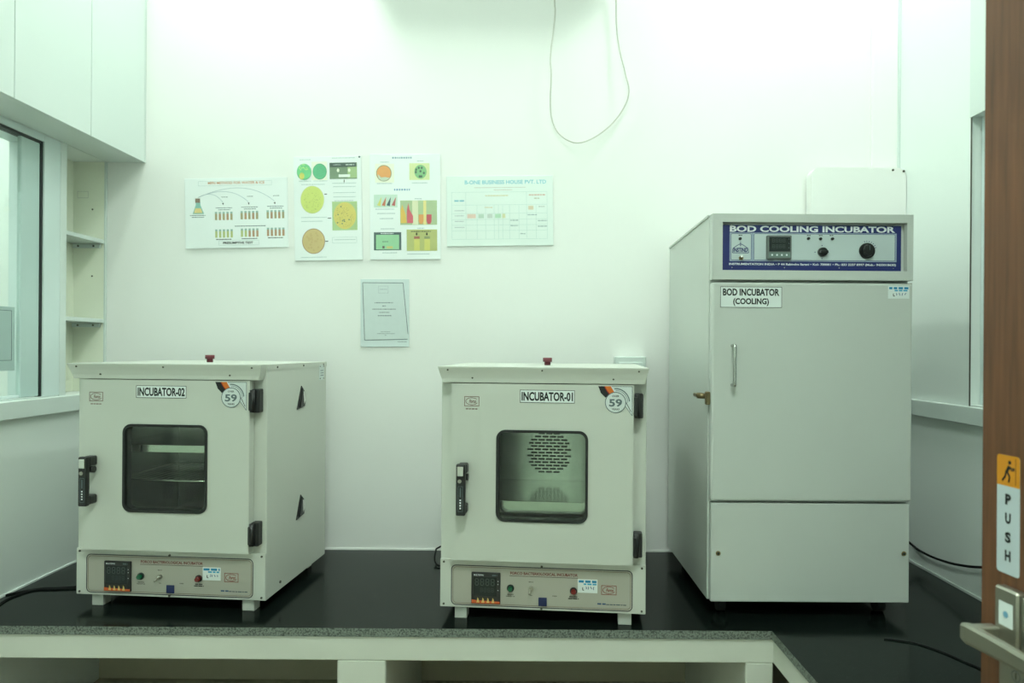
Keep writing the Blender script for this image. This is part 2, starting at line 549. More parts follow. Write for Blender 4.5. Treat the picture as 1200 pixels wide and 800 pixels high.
# ------------------------------------------------------------------ counter
CT, SLAB = 0.80, 0.022
CF = -0.718; AX = 0.655; AY = -1.33
def lshape(xl, off, y_end):
    return [(xl, -0.001), (xl, CF + off), (AX + off, CF + off), (AX + off, y_end), (XR - 0.001, y_end), (XR - 0.001, -0.001)]
b = MB(origin=(0, -0.3, CT - SLAB))
pl = lshape(XL + 0.001, 0.0, AY)
n = len(pl)
vs = [(p[0], p[1], CT - SLAB) for p in pl] + [(p[0], p[1], CT) for p in pl]
b.add(vs, [list(range(n, 2 * n))], M_GRANITE)
b.add(vs, [list(range(n))[::-1]] + [[i, (i + 1) % n, n + (i + 1) % n, n + i] for i in range(n)], M_GRANEDGE)
tag(b.build('granite_worktop'), 'polished black granite worktop with rough grey sawn front edge, carrying all three incubators', 'worktop')

t = thing('counter_base', (0, -0.3, 0), 'white plastered masonry base with open bays under the black worktop', 'counter base')
O = (0, -0.3, 0)
b = MB(origin=O)
FZ0, FZ1 = 0.713, CT - SLAB
fy = CF + 0.006
b.box(XL + 0.001, AX + 0.006 + 0.10, fy, fy + 0.10, FZ0, FZ1, M_PLASTER, 0.003)
b.box(AX + 0.006, AX + 0.106, AY + 0.01, fy + 0.002, FZ0, FZ1, M_PLASTER, 0.003)
b.build('fascia_beam', t)
for (x0, x1) in ((at(395, 780, 1.856).x, at(452, 780, 1.856).x), (at(874, 780, 1.856).x, AX + 0.006)):
    b = MB(origin=O)
    b.box(x0, x1, fy + 0.0005, -0.03, 0, FZ0, M_PLASTER, 0.003)
    b.build('partition', t)
b = MB(origin=O); b.box(AX + 0.006, XR - 0.002, AY + 0.01, AY + 0.11, 0, FZ0, M_PLASTER, 0.003); b.build('partition', t)
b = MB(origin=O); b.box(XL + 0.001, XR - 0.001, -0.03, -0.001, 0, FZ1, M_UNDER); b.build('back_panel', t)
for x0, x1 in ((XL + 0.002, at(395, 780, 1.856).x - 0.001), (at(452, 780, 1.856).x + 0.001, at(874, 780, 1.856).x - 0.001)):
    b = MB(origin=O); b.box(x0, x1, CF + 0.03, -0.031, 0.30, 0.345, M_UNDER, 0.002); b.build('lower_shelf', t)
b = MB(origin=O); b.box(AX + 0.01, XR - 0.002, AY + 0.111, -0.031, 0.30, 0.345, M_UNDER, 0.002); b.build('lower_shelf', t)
# plaster bead where the worktop meets the walls
b = MB()
b.box(XL, XR, -0.004, 0.0, CT, CT + 0.006, M_WALL)
b.box(XR - 0.005, XR, AY, -0.004, CT, CT + 0.007, M_LAM)
b.box(XL, XL + 0.005, -1.3, -0.004, CT, CT + 0.005, M_SIDE)
struct(b, 'trim_6', 'thin white sealant line along the back of the worktop')

# ------------------------------------------------------------------ wall cabinets and niche
CX = -1.3625
O = (-1.43, -0.9, HEADL)
t = thing('wall_cabinet', O, 'run of tall white laminate wall cupboards above the left window', 'cabinet')
b = MB(origin=O)
b.box(XL + 0.001, CX - 0.019, -2.0, -0.002, HEADL, CEIL - 0.002, M_LAM, 0.001)
b.box(CX - 0.019, CX - 0.001, -0.010, -0.002, HEADL, CEIL - 0.002, M_LAM)
b.build('carcass', t)
seams = [-0.012, -0.329, -0.667, -1.005, -1.343, -1.68, -2.0]
for a, c in zip(seams[:-1], seams[1:]):
    b = MB(origin=O)
    b.box(CX - 0.018, CX, c + 0.0015, a - 0.0015, HEADL - 0.001, CEIL - 0.004, M_LAM, 0.0008)
    b.build('door', t)
O = (XR, -1.1, HEADR)
t = thing('wall_cabinet', O, 'white panel-fronted cupboard above the right window recess', 'cabinet')
b = MB(origin=O); b.box(XR - 0.006, XR - 0.0005, RY1, RY0, HEADR - 0.003, CEIL - 0.003, M_LAM, 0.001); b.build('side_panel', t)
b = MB(origin=O); b.box(XR - 0.010, XR - 0.006, RY1, RY0 - 0.7, HEADR - 0.003, CEIL - 0.003, M_LAM, 0.001); b.build('door', t)
# strip on the right wall beside the window
b = MB(); b.box(XR - 0.002, XR - 0.0002, RY0 - 0.004, RY0 + 0.001, SILL, CEIL, M_SCREW); struct(b, 'trim_7', 'thin dark joint line beside the right window')

O = (XL - 0.06, -0.12, SILL)
t = thing('corner_shelf', O, 'narrow open shelf niche between the left window and the back wall', 'shelf')
b = MB(origin=O)
b.box(XL - 0.124, XL - 0.114, -0.231, -0.002, SILL, HEADL, M_LAMIN)
b.build('back_panel', t)
b = MB(origin=O)
b.box(XL - 0.114, XL - 0.001, -0.011, -0.002, SILL, HEADL, M_LAMIN)
for zz in (2.02, 1.78):
    b.cyl((XL - 0.045, -0.0125, zz), (XL - 0.045, -0.011, zz), 0.003, M_SCREW, n=10)
b.frame(XL - 0.10, 2.06, XL - 0.06, 2.085, 0.002, -0.0115, M_PLASTER)
b.build('end_panel', t)
b = MB(origin=O); b.box(XL - 0.002, XL + 0.003, -0.013, -0.002, SILL, HEADL, M_LAM); b.build('edge_strip', t)
b = MB(origin=O); b.box(XL - 0.004, XL + 0.003, -0.262, -0.231, SILL, HEADL, M_LAM); b.build('edge_strip', t)
for zz in (1.896, 1.612):
    b = MB(origin=O); b.box(XL - 0.114, XL - 0.001, -0.231, -0.012, zz, zz + 0.014, M_LAM, 0.001); sh = b.build('shelf', t)
    b = MB(origin=O)
    b.box(XL - 0.112, XL - 0.012, -0.020, -0.012, zz - 0.016, zz - 0.001, M_LAM, 0.001)
    for q in (-0.09, -0.035):
        b.cyl((XL + q, -0.022, zz - 0.009), (XL + q, -0.020, zz - 0.009), 0.0035, M_SCREW, n=8)
    b.build('bracket', sh)

# ------------------------------------------------------------------ bacteriological incubators
def validation_sticker(mb, cx, cz, w, h, y, seed, peel=False):
    mb.rect(cx - w / 2, cz - h / 2, cx + w / 2, cz + h / 2, y, M_LABEL)
    mb.words(cx - w * 0.45, cx + w * 0.45, cz + h * 0.33, h * 0.17, y - 0.0003, ink(20, 130, 175), seed, 1.5, 3)
    mb.words(cx - w * 0.2, cx + w * 0.45, cz + h * 0.14, h * 0.12, y - 0.0003, ink(70, 165, 200), seed + 3, 1.5, 3)
    r = random.Random(seed)
    x = cx - w * 0.08
    for k in range(4):
        pts = [(x + r.uniform(-1, 1) * h * 0.06, cz - h * 0.05 + j * -h * 0.09 + r.uniform(-1, 1) * h * 0.03) for j in range(3)]
        mb.line(pts, h * 0.05, y - 0.0003, ink(30, 70, 120))
        x += w * 0.13
    mb.line([(cx - w * 0.25, cz - h * 0.1), (cx - w * 0.25, cz - h * 0.3), (cx - w * 0.18, cz - h * 0.3)], h * 0.06, y - 0.0003, INK)

def oval_logo(mb, cx, cz, w, h, y, col, sub=False):
    mb.frame(cx - w / 2, cz - h / 2, cx + w / 2, cz + h / 2, 0.0016, y, col)
    n = 26
    pts = [(cx + w * 0.40 * math.cos(t) , cz + h * 0.36 * math.sin(t)) for t in [math.radians(35 + 300 * i / n) for i in range(n + 1)]]
    mb.line(pts, 0.0015, y, col)
    mb.text('Forco', cx + w * 0.06, cz, h * 0.36, y, col, w * 0.48, 0.03, 0.3)
    if sub:
        mb.words(cx - w * 0.4, cx + w * 0.4, cz - h * 0.78, 0.0025, y, col, 4, 2, 5)

def make_incubator(loc, rz, number, lbl, tx, lx, shelf_z, lip):
    t = thing('laboratory_incubator', loc, lbl, 'incubator', 'bench-top incubators with glass door windows', rz)
    W, DEP, Z0, Z1 = 0.274, 0.45, 0.032, 0.682
    # body: hollow shell with chamber
    b = MB()
    hx, hz0, hz1, hd = 0.19, 0.20, 0.60, 0.36
    b.box(-W, -hx, 0, DEP, Z0, Z1 - 0.012, M_INC, 0.0015)
    b.box(hx, W, 0, DEP, Z0, Z1 - 0.012, M_INC, 0.0015)
    b.box(-hx - 0.001, hx + 0.001, 0.0005, DEP, hz1, Z1 - 0.012, M_INC)
    b.box(-hx - 0.001, hx + 0.001, 0.0005, DEP, Z0 + 0.0005, hz0, M_INC)
    b.box(-hx - 0.001, hx + 0.001, hd, DEP - 0.001, hz0, hz1, M_INC)
    body = b.build('body', t)
    # chamber lining
    b = MB()
    b.add([(-hx, 0.001, hz0), (-hx, hd, hz0), (-hx, hd, hz1), (-hx, 0.001, hz1), (hx, 0.001, hz0), (hx, hd, hz0), (hx, hd, hz1), (hx, 0.001, hz1)],
          [[0, 1, 2, 3], [4, 7, 6, 5], [0, 4, 5, 1], [3, 2, 6, 7]], M_STEEL)
    for v in b.v: v.x *= 0.998
    b.rect(-hx + 0.001, hz0, hx - 0.001, hz1, hd - 0.002, M_STEEL)
    b.build('chamber_lining', body)
    # fan grille: rear baffle with rows of slots
    b = MB()
    b.box(-0.15, 0.15, hd - 0.03, hd - 0.024, hz0 + 0.02, hz1 - 0.02, M_STEEL, 0.001)
    g = b.build('rear_baffle', t)
    b = MB()
    for r in range(13):
        zz = 0.465 - r * 0.0100
        dz = zz - 0.405
        half = math.sqrt(max(0, 0.070 ** 2 - dz * dz))
        k = 5
        for q in range(-k, k + 1):
            if q % 1 == 0:
                x = q * 0.0235 + (0.0118 if r % 2 else 0)
                if abs(x) < half:
                    b.box(max(x - 0.0095, -half), min(x + 0.0095, half), hd - 0.0315, hd - 0.0298, zz - 0.0026, zz + 0.0026, M_BLACK)
    b.build('grille_slots', g)['kind'] = 'stuff'
    # wire shelves
    for zz in shelf_z:
        b = MB()
        b.tube([(-hx + 0.004, 0.03, zz), (hx - 0.004, 0.03, zz), (hx - 0.004, hd - 0.04, zz), (-hx + 0.004, hd - 0.04, zz), (-hx + 0.004, 0.03, zz)], 0.003, M_CHROME, 6)
        for k in range(17):
            x = -0.168 + k * 0.021
            b.tube([(x, 0.03, zz + 0.003), (x, hd - 0.04, zz + 0.003)], 0.0015, M_CHROME, 5)
        b.build('wire_shelf', t)
    if lip is not None:
        lz, lh = lip
        b = MB(); b.box(-hx + 0.003, hx - 0.003, 0.018, 0.020, lz - lh, lz, M_CHROME, 0.0005)
        b.box(-hx + 0.003, hx - 0.003, 0.020, hd - 0.033, lz - 0.002, lz, M_CHROME)
        b.build('tray_and_glare_band', t)  # tray; in the left incubator its lip imitates a band reflected in the glass
    # top cover with the overhanging canopy
    b = MB()
    b.box(-W - 0.001, W + 0.001, -0.002, DEP + 0.001, Z1 - 0.013, Z1, M_INC, 0.001)
    # side lips of the cover
    b.box(W, W + 0.0015, 0.0, DEP, Z1 - 0.016, Z1 - 0.001, M_INC)
    b.box(-W - 0.0015, -W, 0.0, DEP, Z1 - 0.016, Z1 - 0.001, M_INC)
    cover = b.build('top_cover', t)
    b = MB()
    ct, cb = Z1, 0.640
    prof = [(-0.046, ct - 0.003), (-0.040, ct - 0.018), (-0.036, ct - 0.031), (-0.0345, cb)]
    rows = []
    for i, (yy, zz) in enumerate(prof):
        k = i / (len(prof) - 1)
        hw = W + 0.002 - k * 0.012
        rows.append([(-hw, yy, zz), (hw, yy, zz)])
    vs = [(-W - 0.002, -0.002, ct), (W + 0.002, -0.002, ct), (-W - 0.002, -0.046, ct), (W + 0.002, -0.046, ct)]
    for r in rows: vs += r
    fs = [[0, 2, 3, 1]]
    idx = [2, 3]
    for i in range(len(rows)):
        a = [4 + 2 * i, 5 + 2 * i]
        fs.append([idx[0], a[0], a[1], idx[1]])
        idx = a
    nb = len(vs)
    vs += [(-W + 0.010, -0.002, cb), (W - 0.010, -0.002, cb)]
    fs.append([idx[0], nb, nb + 1, idx[1]])
    fs.append([0, nb, 10, 8, 6, 4, 2]); fs.append([1, 3, 5, 7, 9, 11, nb + 1])
    b.add(vs, fs, M_INC)
    for sx, yy, zz in ((-0.25, -0.0445, ct - 0.009), (0.0, -0.0445, ct - 0.009), (0.25, -0.0445, ct - 0.009), (-0.185, -0.0372, cb + 0.012), (0.185, -0.0372, cb + 0.012)):
        b.cyl((sx, yy + 0.003, zz), (sx, yy - 0.001, zz), 0.0024, M_SCREW, n=10)
    b.build('canopy', t)
    for sx in (-1, 1):
        for yy in (0.06, 0.25, 0.42):
            b = MB()
            b.cyl((sx * (W + 0.0005), yy, Z1 - 0.009), (sx * (W + 0.003), yy, Z1 - 0.009), 0.003, M_SCREW, n=10)
            b.build('screw', cover)
    # vent cap
    b = MB()
    b.cyl((0, 0.2, Z1), (0, 0.2, Z1 + 0.012), 0.009, M_MAROON, n=20)
    b.cyl((0, 0.2, Z1 + 0.010), (0, 0.2, Z1 + 0.022), 0.0135, M_MAROON, n=20)
    b.build('vent_cap', t)['label'] = 'small maroon vent cap'
    # feet
    for sx in (-1, 1):
        for yy in (0.006, 0.39):
            b = MB()
            xa, xb = (-0.236, -0.203) if sx < 0 else (0.203, 0.238)
            b.box(xa, xb, yy, yy + 0.035, 0, Z0, M_INC, 0.001)
            b.build('foot', t)
    # door
    b = MB()
    dx0, dx1, dz0, dz1 = -0.240, 0.237, 0.168, 0.6375
    wc, ws = 0.395, 0.119
    outer = square_like(dx0, dz0, dx1, dz1)
    inner = rrect(-ws, wc - ws, ws, wc + ws, 0.022)
    b.ring(outer, inner, -0.032, -0.003, M_INC)
    # folded rim highlights
    b.box(dx0 - 0.0015, dx0, -0.031, -0.003, dz0, dz1, M_INC)
    b.box(dx1, dx1 + 0.0015, -0.031, -0.003, dz0, dz1, M_INC)
    door = b.build('door', t)
    b = MB()
    b.ring(rrect(-ws - 0.002, wc - ws - 0.002, ws + 0.002, wc + ws + 0.002, 0.024), rrect(-ws + 0.005, wc - ws + 0.005, ws - 0.005, wc + ws - 0.005, 0.018), -0.0355, -0.006, M_RUBBER)
    b.build('window_seal', door)
    b = MB()
    b.prism([(p[0], p[1]) for p in rrect(-ws + 0.004, wc - ws + 0.004, ws - 0.004, wc + ws - 0.004, 0.018)], 'y', -0.030, -0.026, M_OVENGLASS)
    b.build('glass', door)
    # handle
    b = MB()
    hxc, hzc = -0.2085, 0.362
    b.box(hxc - 0.012, hxc + 0.012, -0.075, -0.060, hzc - 0.067, hzc + 0.067, M_BLACK, 0.003, 2)
    b.box(hxc - 0.010, hxc + 0.014, -0.062, -0.032, hzc + 0.040, hzc + 0.066, M_BLACK, 0.003)
    b.box(hxc - 0.010, hxc + 0.014, -0.062, -0.032, hzc - 0.064, hzc - 0.040, M_BLACK, 0.003)
    b.cyl((hxc + 0.004, -0.048, hzc + 0.03), (hxc + 0.016, -0.048, hzc + 0.03), 0.009, M_BLACK, n=16)
    h = b.build('handle', door)
    b = MB()
    b.box(hxc - 0.0085, hxc + 0.0075, -0.0775, -0.0745, hzc + 0.036, hzc + 0.061, M_CHROME, 0.001)
    b.cyl((hxc - 0.002, -0.0775, hzc + 0.023), (hxc - 0.002, -0.0745, hzc + 0.023), 0.005, M_STEEL2, n=14)
    b.build('release_button', h)['label'] = 'chrome release button'
    b = MB()
    b.frame(hxc - 0.0065, hzc - 0.056, hxc + 0.0065, hzc + 0.010, 0.001, -0.0753, INKG)
    b.rect(hxc - 0.0015, hzc - 0.018, hxc + 0.0015, hzc + 0.006, -0.0753, INKG)
    for k in range(4):
        b.rect(hxc - 0.002, hzc - 0.028 - k * 0.007, hxc + 0.002, hzc - 0.024 - k * 0.007, -0.0753, WHT)
    b.build('handle_plate', h)
    # hinges
    for zz in (0.583, 0.220):
        b = MB()
        b.box(0.241, 0.263, -0.026, 0.0, zz - 0.032, zz + 0.032, M_BLACK, 0.002)
        b.box(0.2385, 0.248, -0.040, -0.024, zz - 0.026, zz + 0.024, M_BLACK, 0.002)
        b.cyl((0.2465, -0.032, zz - 0.030), (0.2465, -0.032, zz + 0.030), 0.007, M_BLACK, n=12)
        b.build('hinge', t)
    # name label
    b = MB()
    y = -0.0325
    b.rect(tx - 0.072, 0.588, tx + 0.072, 0.622, y, M_LABEL)
    b.frame(tx - 0.072, 0.588, tx + 0.072, 0.622, 0.0013, y - 0.0003, INK)
    b.text('INCUBATOR-' + number, tx, 0.605, 0.0235, y - 0.0003, INK, 0.135, 0.034)
    b.build('name_label', door)['label'] = 'white label reading INCUBATOR-' + number
    b = MB(); oval_logo(b, lx, 0.590, 0.040, 0.026, y, ink(110, 75, 70), True); b.build('maker_logo', door)
    # anniversary sticker
    b = MB()
    cx, cz, r = 0.191, 0.592, 0.0275
    if number == '02': cx -= 0.004
    R = cx + 0.043
    def arc(rad, a0, a1, n=14):
        return [(cx + rad * math.cos(math.radians(a0 + (a1 - a0) * i / n)), cz + rad * math.sin(math.radians(a0 + (a1 - a0) * i / n))) for i in range(n + 1)]
    b.poly([(cx - 0.01, 0.634), (R, 0.634), (R, cz - 0.033), (cx + 0.02, cz - 0.005)], y, mat('silver_foil', (0.62, 0.68, 0.66), 0.3))
    b.poly([(cx - 0.045, 0.634), (cx - 0.026, 0.634), (cx - 0.012, cz + 0.024), (cx - 0.026, cz + 0.012), (cx - 0.038, cz + 0.024)], y - 0.0003, INK)
    b.poly([(cx - 0.029, 0.634), (cx - 0.011, 0.634), (cx - 0.002, cz + 0.024), (cx - 0.014, cz + 0.018), (cx - 0.022, cz + 0.030)], y - 0.0006, ink(205, 105, 20))
    b.line([(cx - 0.029, 0.634), (cx - 0.022, cz + 0.030), (cx - 0.014, cz + 0.020)], 0.002, y - 0.0009, ink(150, 20, 20))
    b.line([(cx - 0.011, 0.634), (cx - 0.004, cz + 0.030), (cx + 0.002, cz + 0.024)], 0.0022, y - 0.0009, WHT)
    b.line(arc(0.036, 95, 5), 0.0028, y - 0.0006, INKG)
    b.line(arc(0.0315, 90, 0), 0.0012, y - 0.0006, INKG)
    b.line([(cx - 0.01, 0.6335), (R, 0.6335), (R, cz - 0.034), (cx + 0.024, cz - 0.008)], 0.0013, y - 0.0006, INKG)
    b.line([(R - 0.003, cz - 0.024), (cx + 0.026, cz + 0.003)], 0.0016, y - 0.0006, INK)
    b.disc(cx, cz, r, y - 0.0010, INKG); b.disc(cx, cz, r - 0.002, y - 0.0013, mat('silver_foil', (0.62, 0.68, 0.66), 0.3))
    b.text('59', cx, cz - 0.001, 0.020, y - 0.0016, INKG, 0.034, 0.03)
    b.text('OVER', cx, cz + 0.0165, 0.0048, y - 0.0016, INK, 0.018, 0.02)
    b.text('YEARS', cx, cz - 0.0175, 0.0048, y - 0.0016, INK, 0.020, 0.02)
    b.build('anniversary_sticker', door)['label'] = 'silver round 59 years sticker with orange and black ribbon'
    # control panel
    b = MB()
    b.box(-W, W, -0.006, 0.0, Z0 + 0.002, 0.163, M_INC, 0.001)
    for sx, sz in ((-0.264, 0.155), (0.264, 0.155), (-0.264, 0.042), (0.264, 0.042)):
        b.cyl((sx, -0.008, sz), (sx, -0.006, sz), 0.003, M_SCREW, n=10)
    b.cyl((0, -0.009, 0.1505), (0, -0.006, 0.1505), 0.003, M_SCREW, n=10)
    b.cyl((0, -0.009, 0.0385), (0, -0.006, 0.0385), 0.003, M_SCREW, n=10)
    cp = b.build('control_panel', t)
    b = MB()
    y = -0.0064
    o1 = rrect(-0.243, 0.041, 0.239, 0.147, 0.012)
    o2 = rrect(-0.2385, 0.0455, 0.2345, 0.1425, 0.010)
    b.poly(o1, y, M_PANEL)
    b.loop(o1, 0.0022, y - 0.0003, ink(30, 25, 40)); b.loop(o2, 0.0010, y - 0.0003, ink(100, 75, 62))
    b.text('FORCO BACTERIOLOGICAL INCUBATOR', 0.006, 0.1305, 0.0076, y - 0.0003, ink(110, 35, 28), 0.180, 0.03)
    b.rect(-0.086, 0.1225, 0.096, 0.1238, y - 0.0003, ink(60, 40, 38))
    b.text('HEATING', -0.083, 0.0735, 0.0030, y - 0.0003, INK, 0.018, 0.02)
    b.text('INDICATOR', -0.083, 0.0685, 0.0030, y - 0.0003, INK, 0.024, 0.02)
    b.text('MAINS', -0.028, 0.1085, 0.0028, y - 0.0003, INK, 0.012, 0.02)
    b.text('ON', -0.028, 0.0725, 0.0028, y - 0.0003, INK, 0.006, 0.02)
    b.text('FAN', 0.035, 0.0735, 0.0032, y - 0.0003, INK, 0.011, 0.02)
    b.words(0.074, 0.096, 0.0735, 0.0026, y - 0.0003, INK, 3, 3, 5); b.words(0.071, 0.099, 0.0685, 0.0026, y - 0.0003, INK, 5, 3, 5)
    oval_logo(b, 0.178, 0.0945, 0.040, 0.025, y - 0.0003, ink(125, 48, 34))
    b.words(0.148, 0.170, 0.0575, 0.0042, y - 0.0003, ink(60, 85, 120), 8, 2, 4)
    b.words(0.171, 0.224, 0.0565, 0.0024, y - 0.0003, ink(60, 75, 90), 9, 2, 5)
    b.build('printed_sheet', cp)
    b = MB(); validation_sticker(b, 0.122, 0.1035, 0.052, 0.036, y - 0.0012, 11 if number == '01' else 23); b.build('sticker', cp)['label'] = 'small white sticker with blue heading and handwriting'
    # temperature controller
    b = MB()
    cx0, cx1, cz0, cz1 = -0.188, -0.110, 0.047, 0.131
    b.box(cx0, cx1, -0.013, -0.0060, cz0, cz1, M_BLACK, 0.0015)
    b.rect(cx0 + 0.006, cz0 + 0.022, cx1 - 0.010, cz1 - 0.012, -0.0134, M_DARKGLASS)
    tc = b.build('temperature_controller', cp)
    b = MB()
    y = -0.0137
    b.text('MULTISPAN', cx0 + 0.020, cz1 - 0.0065, 0.0044, y, WHT, 0.026, 0.02)
    b.words(cx1 - 0.022, cx1 - 0.008, cz1 - 0.0065, 0.0036, y, INKG, 2, 2, 3)
    seg = ink(70, 82, 76)
    def digits(x0, n, zc, w, h, th, m):
        for k in range(n):
            x = x0 + k * w * 1.45
            for q in (-1, 0, 1):
                b.rect(x + th, zc + q * h / 2 - th / 2, x + w - th, zc + q * h / 2 + th / 2, y, m)
            for q in (0, 1):
                for s in (-1, 1):
                    b.rect(x + q * (w - th), zc + (th * 0.6 if s > 0 else -h / 2 + th * 0.5), x + q * (w - th) + th, zc + (h / 2 - th * 0.5 if s > 0 else -th * 0.6), y, m)
    digits(cx0 + 0.010, 4, cz1 - 0.025, 0.0098, 0.017, 0.0016, seg)
    digits(cx0 + 0.024, 4, cz1 - 0.046, 0.0068, 0.010, 0.0011, ink(45, 58, 54))
    for zz in (-0.022, -0.030, -0.046):
        b.disc(cx1 - 0.006, cz1 + zz, 0.0013, y, WHT, 8)
    b.poly([(cx0 + 0.001, cz0 + 0.002), (cx1 - 0.001, cz0 + 0.002), (cx1 - 0.001, cz0 + 0.008), (cx0 + 0.014, cz0 + 0.010), (cx0 + 0.001, cz0 + 0.012)], y, ink(200, 90, 45))
    for k in range(4):
        x = cx0 + 0.018 + k * 0.0135
        b.poly([(x - 0.004, cz0 + 0.004), (x + 0.004, cz0 + 0.004), (x + 0.002, cz0 + 0.014), (x - 0.001, cz0 + 0.018), (x - 0.002, cz0 + 0.010)], y - 0.0004, ink(215, 185, 110))
    b.build('controller_print', tc)
    # lamps, toggle, rocker
    for x, zz, m, l in ((-0.083, 0.0905, M_GREEN, 'green pilot lamp'), (0.085, 0.0895, M_RED, 'red pilot lamp')):
        b = MB()
        b.cyl((x, -0.0062, zz), (x, -0.010, zz), 0.0098, M_BLACK, n=20)
        b.cyl((x, -0.010, zz), (x, -0.020, zz), 0.0080, m, 0.0060, n=20)
        b.build('pilot_lamp', cp)['label'] = l
    b = MB()
    b.cyl((-0.028, -0.0062, 0.0905), (-0.028, -0.011, 0.0905), 0.0075, M_STEEL2, n=6)
    b.cyl((-0.028, -0.011, 0.0905), (-0.028, -0.014, 0.0905), 0.0045, M_CHROME, n=14)
    b.cyl((-0.028, -0.012, 0.0905), (-0.031, -0.028, 0.083), 0.0022, M_STEEL2, 0.0034, n=10)
    b.build('toggle_switch', cp)
    b = MB(); b.box(-0.008, 0.0145, -0.010, -0.0062, 0.046, 0.0685, M_BLUE, 0.001); b.build('rocker_switch', cp)
    # side plate and vent flaps
    for sx in (-1, 1):
        for zz in (0.574, 0.239):
            b = MB()
            base = sx * W
            pts = [(0.235, zz + 0.037), (0.202, zz - 0.034), (0.262, zz - 0.027), (0.268, zz - 0.005), (0.258, zz + 0.020)]
            b.prism(pts, 'x', base, base + sx * 0.0025, M_BLACK)
            b.prism([(0.236, zz + 0.030), (0.218, zz - 0.028), (0.240, zz - 0.024)], 'x', base + sx * 0.0025, base + sx * 0.007, M_BLACK)
            b.prism([(0.240, zz + 0.020), (0.246, zz - 0.020), (0.262, zz - 0.004), (0.254, zz + 0.018)], 'x', base + sx * 0.0025, base + sx * 0.006, M_STEEL)
            b.build('vent_flap', t)['label'] = 'black pointed side vent with torn foil'
    b = MB()
    b.box(W, W + 0.002, 0.385, 0.425, 0.622, 0.672, M_LAM, 0.0005)
    for yy in (0.389, 0.421):
        for zz in (0.627, 0.667):
            b.cyl((W + 0.002, yy, zz), (W + 0.0035, yy, zz), 0.002, M_SCREW, n=8)
    for zz in (0.636, 0.644, 0.652):
        b.box(W + 0.002, W + 0.0023, 0.392, 0.418, zz, zz + 0.002, INKG)
    b.build('rating_plate', t)
    b = MB(); b.cyl((W, 0.09, 0.055), (W + 0.003, 0.09, 0.055), 0.004, M_SCREW, n=10); b.build('screw', body)
    return t

def put_incubator(xl, dl, xr, dr):
    a = Vector((xl, dl - DB)); c = Vector((xr, dr - DB))
    m = (a + c) / 2
    return (m.x, m.y, CT), math.atan2(c.y - a.y, c.x - a.x)
loc, rz = put_incubator(-0.2164, 1.924, 0.3293, 1.874)
make_incubator(loc, rz, '01', 'cream bench-top incubator labelled INCUBATOR-01, in the middle of the worktop', 0.013, -0.187, (), (0.318, 0.032))
loc, rz = put_incubator(-1.243, 2.000, -0.7027, 1.955)
make_incubator(loc, rz, '02', 'cream bench-top incubator labelled INCUBATOR-02, beside the left wall', -0.012, -0.200, (0.35,), (0.452, 0.020))

# ------------------------------------------------------------------ tall cooling incubator
DBOD = 1.93
bx0, bx1 = 0.513, 1.060
by0, by1 = DBOD - DB, -0.085
bz0, bz1 = 0.845, 1.901
O = ((bx0 + bx1) / 2, (by0 + by1) / 2, CT)
t = thing('cooling_incubator', O, 'tall grey cooling incubator with navy control panel, on castors at the right of the worktop', 'incubator')
b = MB(origin=O)
fb = by0 + 0.028           # carcass front, doors stand proud of it
zt = bz1 - 0.002
vs = [(bx0, fb, bz0), (bx1, fb, bz0), (bx1, by1, bz0), (bx0, by1, bz0), (bx0, fb, zt), (bx1, fb, zt), (bx1, by1, zt - 0.014), (bx0, by1, zt - 0.014)]
b.add(vs, [[3, 2, 1, 0], [4, 5, 6, 7], [0, 1, 5, 4], [1, 2, 6, 5], [2, 3, 7, 6], [3, 0, 4, 7]], M_BOD)
body = b.build('body', t)
b = MB(origin=O)
e = 0.004
vs = [(bx0 - e, fb, zt - 0.003), (bx1 + e, fb, zt - 0.003), (bx1 + e, by1 - e, zt - 0.017), (bx0 - e, by1 - e, zt - 0.017)]
vs += [(p[0], p[1], p[2] + 0.016 if i < 2 else p[2] + 0.016) for i, p in enumerate(vs)]
for i in range(4, 8): vs[i] = (vs[i][0], vs[i][1], vs[i][2] - 0.010)
b.add(vs, [[3, 2, 1, 0], [4, 5, 6, 7], [0, 1, 5, 4], [1, 2, 6, 5], [2, 3, 7, 6], [3, 0, 4, 7]], M_BOD)
b.build('top_lid', t)
# header box with recessed panel
def Q(px, py, D=DBOD): return at(px, py, D)
hz = Q(950, 328).z
pa, pb = Q(847, 261), Q(1063, 317)
px0, px1, pz1, pz0 = pa.x, pb.x, Q(950, 260.5).z, Q(950, 317).z
b = MB(origin=O)
outer = [(bx0 + 0.002, bz1), (bx0 + 0.002, hz), (bx1, hz), (bx1, bz1)]
inner = [(px0, pz1), (px0, pz0), (px1, pz0), (px1, pz1)]
b.ring(outer, inner, by0, fb, M_BOD)
b.rect(px0, pz0, px1, pz1, by0 + 0.0195, M_BOD)
head = b.build('header', t)
# control plate
b = MB(origin=O)
yy = by0 + 0.013
b.box(px0, px1 - 0.010, yy, by0 + 0.0192, pz0 + 0.0, pz1 - 0.006, M_NAVY)
cp = b.build('control_panel', t)
b = MB(origin=O)
y = yy - 0.0004
def R(px, py): p = at(px, py, DBOD + 0.013); return p.x, p.z
ax, az = R(855, 273); cx_, cz_ = R(1050.5, 306)
zz1, zz0 = R(950, 273)[1], R(950, 306.5)[1]
b.rect(ax, zz0, cx_, zz1, y, ink(150, 165, 185))
pan = mat('panel_white', (0.52, 0.60, 0.60), 0.35)
x0, x1 = R(856, 290)[0], R(880.5, 290)[0]
b.poly(rrect(x0, zz0 + 0.002, x1, zz1 - 0.002, 0.004), y - 0.0003, pan)
b.loop(rrect(x0 + 0.001, zz0 + 0.003, x1 - 0.001, zz1 - 0.003, 0.004), 0.0012, y - 0.0006, M_NAVY)
x0, x1 = R(883, 290)[0], R(1049, 290)[0]
